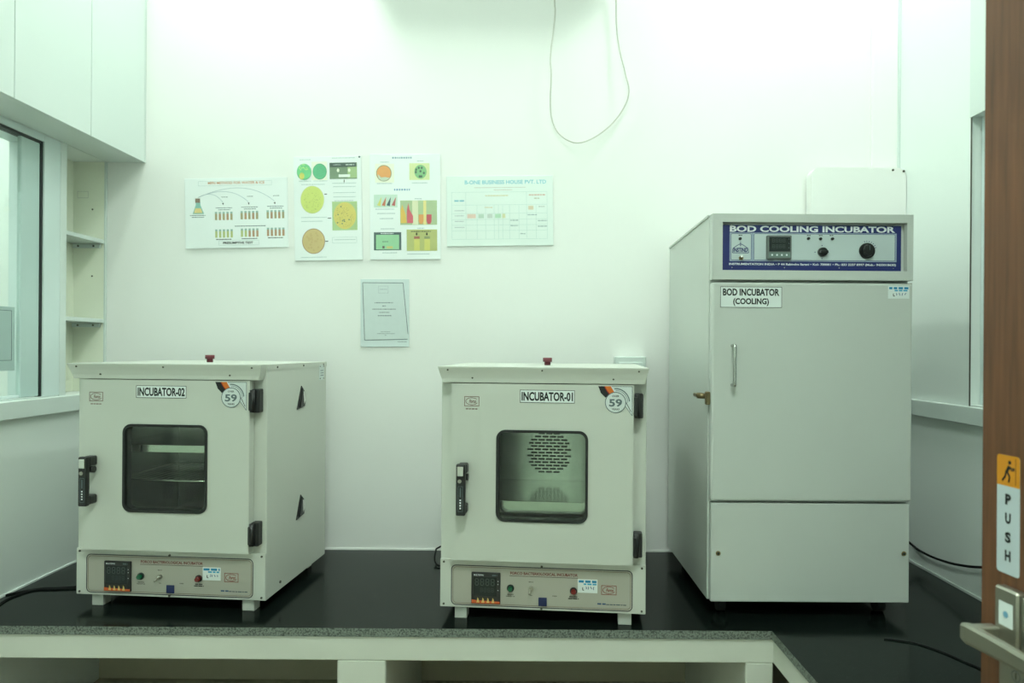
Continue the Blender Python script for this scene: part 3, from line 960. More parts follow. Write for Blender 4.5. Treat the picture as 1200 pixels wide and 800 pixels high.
b.poly(rrect(x0, zz0 + 0.002, x1, zz1 - 0.002, 0.003), y - 0.0003, pan)
b.loop(rrect(x0 + 0.001, zz0 + 0.003, x1 - 0.001, zz1 - 0.003, 0.003), 0.0012, y - 0.0006, M_NAVY)
tx, tz = R(952, 268.6)
b.text('BOD COOLING INCUBATOR', tx, tz, 0.0170, y - 0.0003, WHT, 0.452, 0.036)
tx, tz = R(952, 310.2)
b.text('INSTRUMENTATION INDIA \u2022 P 44 Rabindra Sarani \u2022 Kol- 700001 \u2022 Ph.: 033 2237 8997 (Mob.- 9433018630)', tx, tz, 0.0078, y - 0.0003, WHT, 0.456, 0.028)
lx, lz = R(867.6, 292)
b.text('INSTIND', lx, lz - 0.002, 0.012, y - 0.0008, M_NAVY, 0.039, 0.04)
b.line([(lx - 0.022, lz - 0.010), (lx - 0.021, lz + 0.002), (lx - 0.008, lz + 0.011), (lx, lz + 0.015), (lx + 0.008, lz + 0.011), (lx + 0.021, lz + 0.002), (lx + 0.022, lz - 0.010), (lx - 0.022, lz - 0.010)], 0.0016, y - 0.0008, M_NAVY)
b.line([(lx, lz + 0.020), (lx, lz + 0.008)], 0.0018, y - 0.0008, M_NAVY)
for px_, py_ in ((867.5, 275.7), (947.5, 276), (961.5, 276), (974, 276)):
    qx, qz = R(px_, py_); b.words(qx - 0.005, qx + 0.005, qz, 0.0022, y - 0.0008, INK, 3, 2, 3)
# tick marks round the knobs
kx, kz = R(1015.5, 294)
for k in range(7):
    a = math.radians(20 + k * 14)
    b.line([(kx + 0.0235 * math.cos(a), kz + 0.0235 * math.sin(a)), (kx + 0.028 * math.cos(a), kz + 0.028 * math.sin(a))], 0.0014, y - 0.0008, M_NAVY)
sx, sz = R(963, 295.5)
for dx, dz in ((-0.019, 0), (0.017, 0), (0, 0.018), (0, -0.017)):
    b.rect(sx + dx - 0.0014, sz + dz - 0.0012, sx + dx + 0.0014, sz + dz + 0.0012, y - 0.0008, M_NAVY)
for px_, py_ in ((857.5, 313.4), (919, 313.6), (983, 314), (1046.5, 314.6), (857, 264), (919, 264), (1047, 265)):
    qx, qz = R(px_, py_); b.cyl((qx, y + 0.0002, qz), (qx, y - 0.0014, qz), 0.0014, M_CHROME, n=8)
b.build('printed_sheet', cp)
b = MB(origin=O)
x0, z1_ = R(897.5, 276.3); x1, z0_ = R(925.8, 304)
b.box(x0, x1, yy - 0.012, yy, z0_, z1_, mat('grey_controller', (0.13, 0.15, 0.14), 0.45), 0.0015)
tcn = b.build('temperature_controller', cp)
b = MB(origin=O)
yk = yy - 0.0123
b.rect(x0 + 0.005, z0_ + 0.020, x1 - 0.004, z1_ - 0.005, yk, M_DARKGLASS)
dm = ink(50, 62, 58)
for r, (n_, zc, w_, h_) in enumerate(((4, z1_ - 0.014, 0.0070, 0.010), (4, z1_ - 0.030, 0.0070, 0.009))):
    for k in range(n_):
        xx = x0 + 0.013 + k * w_ * 1.35
        b.frame(xx, zc - h_ / 2, xx + w_, zc + h_ / 2, 0.0011, yk - 0.0003, dm); b.rect(xx, zc - 0.0005, xx + w_, zc + 0.0005, yk - 0.0003, dm)
for zc in (0.010, 0.022, 0.034):
    b.disc(x1 - 0.008, z1_ - zc, 0.0012, yk - 0.0003, INKG, 8)
b.rect(x0 + 0.004, z0_ + 0.004, x1 - 0.004, z0_ + 0.017, yk, ink(105, 125, 120))
for k in range(4):
    b.disc(x0 + 0.013 + k * 0.0132, z0_ + 0.0105, 0.0026, yk - 0.0003, WHT, 10)
b.build('controller_print', tcn)
for px_, py_ in ((867, 279.8), (947, 279.6), (961, 280), (975, 280)):
    qx, qz = R(px_, py_); b = MB(origin=O)
    b.cyl((qx, yy, qz), (qx, yy - 0.006, qz), 0.0042, M_BLACK, 0.0036, n=14); b.build('pilot_lamp', cp)
qx, qz = R(868, 302.5); b = MB(origin=O)
b.cyl((qx, yy, qz), (qx, yy - 0.005, qz), 0.0065, M_BRASS, n=6); b.cyl((qx, yy - 0.005, qz), (qx - 0.002, yy - 0.016, qz + 0.004), 0.0022, M_CHROME, 0.003, n=8)
b.build('toggle_switch', cp)
b = MB(origin=O)
b.cyl((sx, yy, sz), (sx, yy - 0.012, sz), 0.0125, M_BLACK, 0.0115, n=22); b.box(sx - 0.010, sx + 0.010, yy - 0.020, yy - 0.010, sz - 0.003, sz + 0.003, M_BLACK, 0.001)
b.build('selector_knob', cp)
b = MB(origin=O)
b.cyl((kx, yy, kz), (kx, yy - 0.004, kz), 0.0215, M_BLACK, n=28); b.cyl((kx, yy - 0.004, kz), (kx, yy - 0.018, kz), 0.0165, M_BLACK, 0.0145, n=14)
b.rect(kx - 0.0008, kz, kx + 0.0008, kz + 0.013, yy - 0.0184, INKG)
b.build('dial_knob', cp)
# door
dz1, dz0 = Q(950, 331.2).z, Q(950, 587.5).z
b = MB(origin=O)
b.box(bx0 + 0.001, bx1, by0, fb - 0.003, dz0, dz1, M_BOD, 0.006, 2)
door = b.build('door', t)
b = MB(origin=O); b.box(bx0 + 0.008, bx1 - 0.008, fb - 0.003, fb, dz0 + 0.008, dz1 - 0.008, M_RUBBER); b.build('door_seal', door)
lz1, lz0 = Q(950, 590.5).z, bz0
b = MB(origin=O)
b.box(bx0 + 0.004, bx1 - 0.002, by0 + 0.006, fb, lz0, lz1, M_BOD, 0.002)
lp = b.build('lower_panel', t)
for px_, py_ in ((841.5, 648), (1059, 648.5)):
    p = Q(px_, py_, DBOD + 0.006); b = MB(origin=O)
    b.cyl((p.x, p.y, p.z), (p.x, p.y - 0.002, p.z), 0.0065, mat('screw_washer', (0.35, 0.28, 0.13), 0.4, 0.8), n=14); b.cyl((p.x, p.y - 0.002, p.z), (p.x, p.y - 0.004, p.z), 0.0035, M_SCREW, n=10)
    b.build('screw', lp)
# big label
l0, l1 = Q(844, 336), Q(916, 360)
y = by0 - 0.0006
b = MB(origin=O)
zc = (Q(880, 336).z + Q(880, 360.3).z) / 2; hh = 0.0283; xc = (l0.x + l1.x) / 2; hw = (l1.x - l0.x) / 2
b.rect(xc - hw, zc - hh, xc + hw, zc + hh, y, M_LABEL)
b.frame(xc - hw, zc - hh, xc + hw, zc + hh, 0.0012, y - 0.0003, INK)
b.text('BOD INCUBATOR', xc, zc + 0.0135, 0.0195, y - 0.0003, INK, 0.153, 0.034)
b.text('(COOLING)', xc, zc - 0.0135, 0.0215, y - 0.0003, INK, 0.097, 0.034)
b.build('name_label', door)['label'] = 'white label reading BOD INCUBATOR (COOLING)'
p = Q(1053, 342.5); b = MB(origin=O); validation_sticker(b, p.x, p.z, 0.058, 0.034, y, 31); b.build('sticker', door)['label'] = 'small white sticker with blue heading'
# handle
p0, p1 = Q(858, 405), Q(858, 451)
b = MB(origin=O)
yo = by0 - 0.026
b.tube(smooth_path([(p0.x, by0, p0.z), (p0.x, yo + 0.006, p0.z), (p0.x, yo, p0.z - 0.006), (p0.x, yo, (p0.z + p1.z) / 2), (p0.x, yo, p1.z + 0.006), (p0.x, yo + 0.006, p1.z), (p0.x, by0, p1.z)], 6), 0.0045, M_STEEL, 12)
b.build('handle', door)
# latch
p = Q(826, 465, DBOD + 0.03); b = MB(origin=O)
lx = bx0; zc = p.z
b.box(lx - 0.012, lx, by0 + 0.004, by0 + 0.020, zc - 0.020, zc + 0.016, M_BRASS, 0.002)
b.cyl((lx - 0.030, by0 + 0.030, zc + 0.004), (lx, by0 + 0.030, zc + 0.002), 0.008, M_BRASS, n=14)
b.box(lx - 0.034, lx - 0.022, by0 + 0.022, by0 + 0.060, zc, zc + 0.010, M_BRASS, 0.002)
b.build('latch', t)['label'] = 'tarnished metal latch with key'
# hinges on the right
for zz in (dz1 - 0.02, dz0 + 0.08):
    b = MB(origin=O); b.cyl((bx1 + 0.003, by0 + 0.02, zz - 0.022), (bx1 + 0.003, by0 + 0.02, zz + 0.022), 0.0045, M_STEEL2, n=10); b.build('hinge', t)
# castors
for cxx in (bx0 + 0.048, bx1 - 0.055):
    for cyy in (by0 + 0.075, by1 - 0.07):
        b = MB(origin=O)
        b.cyl((cxx, cyy, bz0 - 0.006), (cxx, cyy, bz0), 0.024, M_BLACK, n=18)
        b.box(cxx - 0.012, cxx + 0.012, cyy - 0.012, cyy + 0.014, CT + 0.020, bz0 - 0.004, M_BLACK, 0.002)
        c = b.build('castor', t)
        b = MB(origin=O)
        b.cyl((cxx - 0.011, cyy - 0.006, CT + 0.0215), (cxx + 0.011, cyy - 0.006, CT + 0.0215), 0.0213, M_RUBBER, n=24)
        b.build('wheel', c)

# ------------------------------------------------------------------ boards on the back wall
PXM = F / DB
def board(name, x0, y0, x1, y1, tilt, thick, m, label, cat, group, draw, D=DB):
    cx, cy = (x0 + x1) / 2, (y0 + y1) / 2
    c = at(cx, cy, DB - 0.004)
    o = thing(name, (c.x, -0.001, c.z), label, cat, group)
    o.rotation_euler = (0, -(tilt + ROLL), 0)
    w, h = (x1 - x0) / PXM / 2, (y1 - y0) / PXM / 2
    b = MB(); b.box(-w, w, -thick, 0, -h, h, m, 0.0006); b.build('board', o)
    p = MB()
    P = lambda px, py: ((px - cx) / PXM, -(py - cy) / PXM)
    draw(p, P, -thick - 0.0004)
    p.build('print', o)
    return o
L2 = 0.0003
def rc(b, P, x0, y0, x1, y1, y, m):
    a, c = P(x0, y1), P(x1, y0); b.rect(a[0], a[1], c[0], c[1], y, m)
def wd(b, P, x0, x1, yy, hpx, y, m, seed=1, wmin=1.2, wmax=3.5):
    a, c = P(x0, yy), P(x1, yy); b.words(a[0], c[0], a[1], hpx / PXM, y, m, seed, wmin, wmax)
def fr(b, P, x0, y0, x1, y1, wpx, y, m):
    a, c = P(x0, y1), P(x1, y0); b.frame(a[0], a[1], c[0], c[1], wpx / PXM, y, m)
def ln(b, P, pts, wpx, y, m):
    b.line([P(*q) for q in pts], wpx / PXM, y, m)

def draw_water(b, P, y):
    fr(b, P, 233, 212.0, 319, 217.5, 0.3, y, ink(170, 190, 190))
    b.text('MPN METHOD FOR WATER & ICE', *P(277.5, 214.2), 3.0 / PXM, y - L2, ink(200, 120, 70), 66 / PXM, 0.015)
    # flask
    b.poly([P(226.0, 250), P(239.3, 250), P(235.2, 239.5), P(235.2, 236), P(229.8, 236), P(229.8, 239.5)], y, ink(105, 175, 160))
    b.poly([P(227.6, 249), P(237.7, 249), P(235.6, 243.4), P(229.4, 243.4)], y - L2, ink(225, 200, 110))
    rc(b, P, 229.3, 232, 235.0, 237, y - 2 * L2, ink(95, 70, 50))
    wd(b, P, 223, 241, 251.8, 0.8, y, INKG, 1); wd(b, P, 225, 239, 254, 0.8, y, INKG, 2)
    for xe, top, ye in ((261.5, 226.5, 237), (291.5, 223.5, 237), (322, 219.5, 236.5)):
        n = 18; x0_ = 232.5; y0_ = 231
        pts = []
        for i in range(n + 1):
            t_ = i / n
            X = (1 - t_) ** 2 * x0_ + 2 * t_ * (1 - t_) * (x0_ + (xe - x0_) * 0.62) + t_ * t_ * xe
            Y = (1 - t_) ** 2 * y0_ + 2 * t_ * (1 - t_) * (2 * top - 232) + t_ * t_ * ye
            pts.append((X, Y))
        ln(b, P, pts, 0.4, y, ink(120, 145, 160))
        b.poly([P(xe - 1, 237.8), P(xe + 1.1, 237.6), P(xe + 0.4, 240.2)], y, INK)
    brown, olive, pale, teal = ink(160, 110, 70), ink(140, 125, 75), ink(165, 175, 90), ink(120, 160, 145)
    tops = ((252, 248), (282, 247.5), (312.5, 247))
    for gi, (gx, gy) in enumerate(tops):
        wd(b, P, gx + 1, gx + 20, gy - 4.6, 0.8, y, INKG, 3 + gi); wd(b, P, gx + 4, gx + 18, gy - 2.4, 0.8, y, INKG, 9 + gi)
        for row, yy_ in ((0, gy), (1, gy + 20.5)):
            for k in range(5):
                x_ = gx + k * 4.5
                c = (brown if k % 2 else olive) if row == 0 else (pale if gi == 0 or (gi == 1 and k < 2) else brown)
                rc(b, P, x_, yy_, x_ + 2.6, yy_ + 9.6, y, c)
                rc(b, P, x_, yy_, x_ + 2.6, yy_ + 2.2, y - L2, teal)
        wd(b, P, gx + 1, gx + 19, gy + 32.2, 0.9, y, INK, 20 + gi)
        wd(b, P, gx + 8, gx + 15, 230 + (2 - gi) * 0.4, 0.7, y, INKG, 30 + gi)
    wd(b, P, 275, 311, 265, 0.9, y, INKG, 41)
    fr(b, P, 256, 281.5, 303, 287.3, 0.3, y, ink(170, 190, 185))
    b.text('PRESUMPTIVE TEST', *P(278.5, 284.4), 2.6 / PXM, y - L2, INK, 35 / PXM, 0.03)
def dots(b, P, cx, cy, rx, ry, n, s, y, m, seed):
    r = random.Random(seed)
    for _ in range(n):
        a = r.uniform(0, 6.283); q = math.sqrt(r.random()) * 0.92
        x, z = P(cx + rx * q * math.cos(a), cy + ry * q * math.sin(a)); b.disc(x, z, s / PXM, y, m, 6)
def dish(b, P, cx, cy, rx, ry, rim, fill, y):
    x, z = P(cx, cy)
    b.disc(x, z, rx / PXM, y, rim, 36, ry / PXM); b.disc(x, z, (rx - 0.8) / PXM, y - L2, fill, 36, (ry - 0.8) / PXM)
def draw_dishes(b, P, y):
    rc(b, P, 366, 189.5, 384, 211, y, ink(235, 238, 215))
    dish(b, P, 357.2, 201.2, 8.6, 9.6, ink(70, 165, 110), ink(70, 185, 100), y - L2)
    x, z = P(354.5, 206); b.disc(x, z, 3 / PXM, y - 3 * L2, ink(205, 200, 60), 12, 4 / PXM)
    dots(b, P, 356, 198, 6, 6, 14, 0.9, y - 3 * L2, ink(150, 215, 110), 5)
    dish(b, P, 375.5, 201, 8.2, 9.3, ink(35, 130, 85), ink(45, 160, 95), y - L2)
    dots(b, P, 375.5, 201, 6, 7, 40, 0.3, y - 3 * L2, ink(30, 125, 75), 6)
    rc(b, P, 387, 191, 419, 210, y, ink(75, 105, 70))
    rc(b, P, 408, 196, 419, 209, y - L2, ink(135, 170, 100))
    rc(b, P, 387, 191, 418, 196, y - 2 * L2, ink(18, 40, 30))
    b.text('CONTROL', *P(396, 193.6), 1.6 / PXM, y - 3 * L2, ink(170, 185, 175), 9 / PXM, 0.02)
    wd(b, P, 406, 416, 193.6, 1.3, y - 3 * L2, ink(170, 185, 175), 5)
    for xx in (397, 410):
        x, z = P(xx, 200); b.disc(x, z, 1.5 / PXM, y - 3 * L2, ink(225, 235, 205), 12, 2.2 / PXM)
    rc(b, P, 397.5, 204.8, 411, 208, y - 3 * L2, ink(225, 235, 225))
    for x0_, x1_, yy_, s in ((390, 417, 185.5, 1), (352, 365, 187, 2), (351, 365, 212, 3), (368, 384, 212, 4), (390, 418, 215, 5), (391, 417, 219, 6), (391, 417, 226, 7), (391, 417, 231, 8), (354, 381, 216, 9), (353, 383, 254.5, 11), (353, 378, 259, 12), (391, 416, 281, 13), (352, 382, 301, 14), (392, 414, 235.5, 15)):
        wd(b, P, x0_, x1_, yy_, 0.7, y, ink(150, 172, 172), s)
    dish(b, P, 366.3, 233.8, 13.8, 16.2, ink(190, 200, 110), ink(190, 205, 75), y)
    dots(b, P, 366.3, 233.8, 12, 14, 60, 0.35, y - 2 * L2, ink(120, 135, 45), 8)
    rc(b, P, 389.3, 236.5, 418.5, 270, y, ink(150, 185, 110))
    x, z = P(404, 253); b.disc(x, z, 13.2 / PXM, y - L2, ink(205, 185, 65), 30, 15.8 / PXM)
    dots(b, P, 404, 253, 12, 14.5, 70, 0.45, y - 2 * L2, ink(150, 130, 45), 9)
    dots(b, P, 404, 253, 12, 14.5, 8, 0.9, y - 3 * L2, ink(60, 90, 50), 19)
    dish(b, P, 367, 282.3, 13.4, 14.8, ink(140, 95, 60), ink(190, 160, 85), y)
    dots(b, P, 367, 282.3, 10, 12, 20, 1.4, y - 2 * L2, ink(182, 148, 75), 10)
    fr(b, P, 389, 278, 417.5, 285, 0.3, y, ink(160, 185, 180))
    for q in (((383.5, 227.5), (380.5, 227.5)), ((384, 255.7), (388, 255.7)), ((380.6, 282.6), (384, 282.6)), ((403.8, 211), (403.8, 214))):
        ln(b, P, q, 0.9, y, INK)
    x, z = P(422, 184.5); b.disc(x, z, 1.2 / PXM, y, INKG, 10)
def draw_media(b, P, y):
    wd(b, P, 460, 483, 185, 1.9, y, ink(75, 120, 150), 2, 0.5, 1.0); wd(b, P, 462, 481.5, 222.3, 2.2, y, ink(60, 120, 165), 3, 0.5, 1.0)
    rc(b, P, 440, 192, 462, 214, y, ink(236, 240, 215))
    dish(b, P, 450.2, 203, 9, 9.6, ink(120, 120, 80), ink(225, 135, 50), y - L2)
    x, z = P(449.5, 209); b.poly([P(443, 204), P(447, 208), P(452, 207.5), P(457, 208.5), P(453, 211.5), P(448, 212), P(444, 209)], y - 3 * L2, ink(190, 205, 175))
    rc(b, P, 480, 191.5, 503.5, 211, y, ink(205, 215, 140))
    x, z = P(493, 201.5); b.disc(x, z, 7.2 / PXM, y - L2, ink(95, 170, 95), 26, 8.2 / PXM)
    for q in ((491, 197), (494.5, 197), (493, 201), (487.6, 202), (497, 203), (492, 207), (494, 207), (488, 199)):
        x, z = P(*q); b.disc(x, z, 1.2 / PXM, y - 2 * L2, ink(25, 55, 35), 8, 1.5 / PXM)
    for x0_, x1_, yy_, s in ((446, 456, 190, 1), (489, 497, 189, 2), (442, 460, 215, 3), (483, 501, 214.5, 4), (440, 462, 245, 5), (442, 463, 250, 6), (445, 461, 256, 8), (486, 494, 233, 9), (448, 465, 296, 10), (477, 503, 297.5, 11), (446, 462, 268, 12), (489, 497, 267.5, 13)):
        wd(b, P, x0_, x1_, yy_, 0.8, y, ink(140, 160, 165), s)
    rc(b, P, 438.3, 228, 465.8, 243, y, ink(185, 215, 195))
    for xx, c in ((442, ink(205, 205, 75)), (447.5, ink(185, 75, 35)), (453, ink(15, 45, 50)), (459, ink(165, 55, 50))):
        b.poly([P(xx, 240.5), P(xx + 4, 241.5), P(xx + 5.2, 230.5)], y - L2, c)
    rc(b, P, 469, 235, 512, 263.5, y, ink(150, 175, 120))
    rc(b, P, 483, 235.2, 490, 263.3, y - L2, ink(215, 215, 170)); rc(b, P, 496, 235.2, 499.5, 263.3, y - L2, ink(225, 205, 110))
    b.poly([P(469.5, 261.5), P(476.5, 261.5), P(475.5, 252), P(471.5, 240), P(469.5, 246)], y - 2 * L2, ink(215, 165, 40))
    b.poly([P(477, 261.5), P(484, 261.5), P(484, 253), P(480, 246), P(478.6, 238), P(476.8, 246), P(476.6, 254)], y - 2 * L2, ink(200, 50, 65))
    for xx, c in ((490.5, ink(220, 130, 45)), (499.8, ink(185, 35, 50))):
        pts = [P(xx, 251.5), P(xx + 5.8, 251.5), P(xx + 5.8, 259.5), P(xx + 4.4, 262.6), P(xx + 1.4, 262.6), P(xx, 259.5)]
        b.poly(pts, y - 2 * L2, c)
    rc(b, P, 438, 272, 470, 293, y, ink(20, 45, 45)); rc(b, P, 440.5, 275, 467.5, 292, y - L2, ink(120, 190, 130))
    wd(b, P, 446, 461, 273.5, 1.0, y - L2, WHT, 4); wd(b, P, 448, 455, 283, 0.7, y - 2 * L2, INKG, 5); rc(b, P, 448, 288, 450.5, 291, y - 2 * L2, ink(60, 45, 40)); rc(b, P, 453, 288.4, 460, 291, y - 2 * L2, ink(190, 175, 80))
    rc(b, P, 476.4, 269, 512, 294, y, ink(160, 165, 75))
    for xx, c in ((485, ink(140, 55, 35)), (497, ink(110, 120, 60))):
        rc(b, P, xx, 277, xx + 6.6, 293.5, y - L2, ink(195, 190, 65)); rc(b, P, xx, 277, xx + 6.6, 280, y - 2 * L2, c)
        x, z = P(xx + 3, 274.3); b.disc(x, z, 0.9 / PXM, y - 2 * L2, INK, 8, 1.8 / PXM)
        wd(b, P, xx - 3.5, xx + 8, 271.3, 0.8, y - L2, INK, 6)
def draw_table(b, P, y):
    pale = ink(178, 205, 200)
    b.text('B-ONE BUSINESS HOUSE PVT. LTD', *P(592.5, 213.5), 4.6 / PXM, y, ink(90, 180, 200), 95 / PXM, 0.018)
    wd(b, P, 556, 616, 219.8, 0.8, y, ink(190, 185, 175), 1); wd(b, P, 579, 600, 222.6, 0.8, y, ink(190, 175, 165), 2)
    xs = [529.5, 546, 559, 569, 579, 584, 589, 597, 608, 617, 628, 641]
    ys = [225, 240, 250, 257, 263.5, 270, 280]
    for yy_ in ys: ln(b, P, ((529.5, yy_), (641, yy_)), 0.35, y, pale)
    for xx in xs: ln(b, P, ((xx, 240 if xx not in (529.5, 546, 617, 641) else 225), (xx, 280)), 0.35, y, pale)
    wd(b, P, 569, 596, 229.2, 1.1, y, ink(205, 190, 130), 3); wd(b, P, 620, 639.5, 228.8, 1.4, y, ink(205, 150, 130), 4); wd(b, P, 626, 632, 232.8, 1.2, y, ink(175, 175, 150), 5)
    wd(b, P, 532.5, 545, 235, 1.7, y, ink(90, 175, 195), 6)
    for i, yy_ in enumerate((246.5, 252.5, 259, 266)): wd(b, P, 533, 544, yy_, 0.8, y, ink(150, 160, 165), 7 + i)
    rc(b, P, 547.5, 250.6, 557.5, 255.5, y, ink(225, 190, 170)); rc(b, P, 560.5, 250.6, 567, 255.5, y, ink(175, 205, 185)); rc(b, P, 571, 250.6, 577, 255.5, y, ink(185, 200, 190))
    rc(b, P, 580, 250.6, 587, 255.5, y, ink(165, 215, 175)); rc(b, P, 588.5, 250.6, 592, 255.5, y, ink(215, 215, 155))
    for x0_, x1_, yy_, s in ((598, 607, 258.3, 1), (598, 607, 264.5, 2), (618, 629, 252, 3), (630, 641, 259, 4), (630, 641, 265.5, 5), (609.5, 616, 274, 6)):
        wd(b, P, x0_, x1_, yy_, 1.1, y, ink(130, 155, 155), s + 20)
    rc(b, P, 619, 241.5, 625, 246, y, ink(218, 200, 165)); wd(b, P, 631, 638, 242.5, 1, y, ink(160, 170, 160), 50); wd(b, P, 568, 577, 243, 0.9, y, ink(205, 180, 130), 51)

GB = 'printed boards on the back wall'
PALE_MIX = 0.30       # print inks mixed towards pale grey
board('wall_board', 217, 208.5, 337, 290.5, 0.016, 0.004, M_PAPER, 'white landscape board with a flask, arcs and rows of brown test tubes', 'poster', GB, draw_water)
board('wall_board', 344.8, 183.5, 424, 305, 0.016, 0.004, M_PAPER, 'white upright board with round green, yellow and brown culture dishes', 'poster', GB, draw_dishes)
board('wall_board', 433.5, 180.5, 516, 304, 0.006, 0.004, M_PAPER, 'white upright board with orange dish, red flasks and tube photographs', 'poster', GB, draw_media)
board('wall_board', 523.5, 206, 648, 288, 0.010, 0.004, mat('pale_green_print', (0.74, 0.82, 0.78), 0.35), 'pale landscape board with turquoise company heading and faint table', 'poster', GB, draw_table)

def draw_notice(b, P, y):
    sh = ink(192, 208, 206)
    b.poly([P(425.3, 331), P(472, 331.5), P(477.5, 397.3), P(427.5, 398.5)], y, sh)
    ln(b, P, ((425, 331.2), (472.3, 331.6), (478, 391)), 0.7, y - L2, INKG)
    ln(b, P, ((425, 331.2), (427.3, 398.4), (477.5, 397.3)), 0.7, y - L2, INKG)
    fr(b, P, 443.5, 335, 455, 343.5, 0.4, y - L2, ink(150, 165, 170)); wd(b, P, 445, 453.5, 339, 0.9, y - L2, ink(140, 155, 165), 3)
    for x0_, x1_, yy_, s in ((439, 461, 354.7, 1), (448, 452, 358.5, 2), (436.5, 463.5, 362.2, 3), (444.5, 456, 366, 4), (443, 458.5, 369.8, 5)):
        wd(b, P, x0_, x1_, yy_, 1.1, y - L2, ink(70, 85, 92), s, 0.7, 2.2)
    for x0_, x1_, yy_, s in ((446.5, 457, 388.7, 7), (442, 462.5, 390.8, 8), (451, 453, 392.6, 9), (466, 477, 400.3, 10)):
        wd(b, P, x0_, x1_, yy_, 0.7, y - L2, ink(90, 105, 112), s)
board('notice_sleeve', 422.5, 327, 479.3, 406.3, 0.0, 0.003, M_PAPER2, 'grey-blue printed sheet in a clear plastic sleeve below the posters', 'notice', None, draw_notice)

PALE_MIX = 0.0
# sheet stuck behind the left window glass
p0 = at(0, 400, 2.10)
O = (XL - 0.034, -0.52, 1.45)
def wp(px, X):  # Y where the vertical plane x=X is seen at pixel column px
    return X * F / (px - 612) - DB
Xs = XL - 0.019
ye = wp(17, Xs); D17 = ye + DB
z1 = EYE - (360 + 4 - 408) * D17 / F; z0 = EYE - (434 + 4 - 408) * D17 / F
b = MB(origin=O)
b.box(Xs - 0.001, Xs, ye - 0.21, ye, z0, z1, mat('window_sheet', (0.48, 0.60, 0.60), 0.5))
m_ = INKG
for a in ((ye - 0.20, ye - 0.012, z0 + 0.03, z0 + 0.0315), (ye - 0.20, ye - 0.012, z1 - 0.012, z1 - 0.0105), (ye - 0.0135, ye - 0.012, z0 + 0.03, z1 - 0.012)):
    b.box(Xs, Xs + 0.0004, a[0], a[1], a[2], a[3], m_)
tag(b.build('window_notice'), 'blue-grey bordered sheet behind the left window pane', 'notice')

# ------------------------------------------------------------------ electrical bits
# socket box behind incubator 01
q0, q1 = at(721, 417.5, DB - 0.05), at(757, 500, DB - 0.05)
O = ((q0.x + q1.x) / 2, -0.001, q0.z - 0.06)
t = thing('socket_box', O, 'white surface socket box on the wall behind the middle incubator', 'socket')
b = MB(origin=O); b.box(q0.x, q1.x, -0.045, -0.001, q0.z - 0.12, q0.z, M_LAM, 0.004, 2); b.build('housing', t)
b = MB(origin=O); b.box(q0.x + 0.012, q1.x - 0.012, -0.049, -0.045, q0.z - 0.10, q0.z - 0.02, M_LAM, 0.002); b.build('faceplate', t)

# loop of white wire hanging from the assumed air conditioner
path = [(652, -54), (651, -30), (650, 0), (650.5, 14), (649, 32), (645, 67), (646, 87), (645, 117), (647, 140), (654.5, 156), (668, 165.5), (681, 167), (698, 160), (716, 146), (730, 128), (737, 108), (733, 87), (726, 58), (722.5, 29), (722, 0), (721, -30), (720, -54)]
pts = []
for i, (px_, py_) in enumerate(path):
    k = math.sin(math.pi * i / (len(path) - 1))
    d = 0.030 + 0.008 * math.sin(i * 1.3)
    pts.append(at(px_, py_, DB - d))
b = MB(origin=pts[9]); b.tube(smooth_path(pts, 8), 0.0025, M_WIRE, 8)
tag(b.build('hanging_wire'), 'thin off-white wire hanging in a long loop on the back wall', 'wire')
# assumed air conditioner, added above the frame to cast the top-centre wall shadow
O = (-0.13, -0.1, 2.96)
t = thing('assumed_air_conditioner', O, 'assumed white air conditioner out of view, added to shade the wall above the boards', 'air conditioner')
prof = [(-0.001, 3.235), (-0.185, 3.235), (-0.205, 3.215), (-0.205, 3.065), (-0.185, 3.01), (-0.13, 2.975), (-0.001, 2.96)]
b = MB(origin=O)
b.prism(prof, 'x', -0.60, 0.40, M_LAM); b.build('casing', t)
b = MB(origin=O); b.box(-0.52, 0.32, -0.165, -0.125, 2.965, 2.985, M_LAM, 0.001); b.build('louvre', t)

def cord(name, pts, r, label, m=M_CORD):
    b = MB(origin=pts[0]); b.tube(smooth_path(pts, 8), r, m, 8)
    return tag(b.build(name), label, 'cord')
def onc(px, py, lift=0.0021):
    x, y = unroll(px, py); D = (EYE - CT) * F / (y - 408)
    return Vector(((x - 612) * D / F, D - DB, CT + lift))
# on the right wall
def onr(px, py, X=XR - 0.012):
    x, y = unroll(px, py); D = X * F / (x - 612)
    return Vector((X, D - DB, EYE - (y - 408) * D / F))
cord('power_cord', [Vector((1.05, -0.075, 1.02)), Vector((1.22, -0.075, 0.99)), onr(1066, 636), onr(1085, 649), onr(1105, 657), onr(1125, 662), onr(1152, 664.5), onr(1200, 662), onr(1260, 640)], 0.0038, 'thick black cord sagging along the right wall beside the tall incubator')
cord('power_cord', [onc(1036, 749), onc(1048, 750.5), onc(1075, 755), onc(1105, 765), onc(1130, 776), onc(1150, 785), onc(1170, 800)], 0.0019, 'thin black cord lying on the worktop right of the tall incubator')
cord('power_cord', [onc(112, 688, 0.0034), onc(92, 688), onc(70, 689.5), onc(50, 690), onc(25, 694), onc(8, 697.5), onc(2, 699)], 0.0032, 'upper of two black cords at the left end of the worktop')
cord('power_cord', [onc(112, 690), onc(92, 690), onc(62, 691), onc(40, 692), onc(20, 698), onc(5, 705), onc(-15, 720)], 0.0032, 'lower of two black cords at the left end of the worktop')
cord('power_cord', [Vector((-0.09, -0.165, 0.90)), Vector((-0.16, -0.115, 0.895)), onc(516, 652, 0.035), onc(510.5, 656, 0.028), onc(510, 662, 0.010), onc(520, 664, 0.0034), Vector((-0.17, -0.10, CT + 0.0032)), Vector((0.1, -0.06, CT + 0.0032))], 0.003, 'short black cord curling out behind the middle incubator')

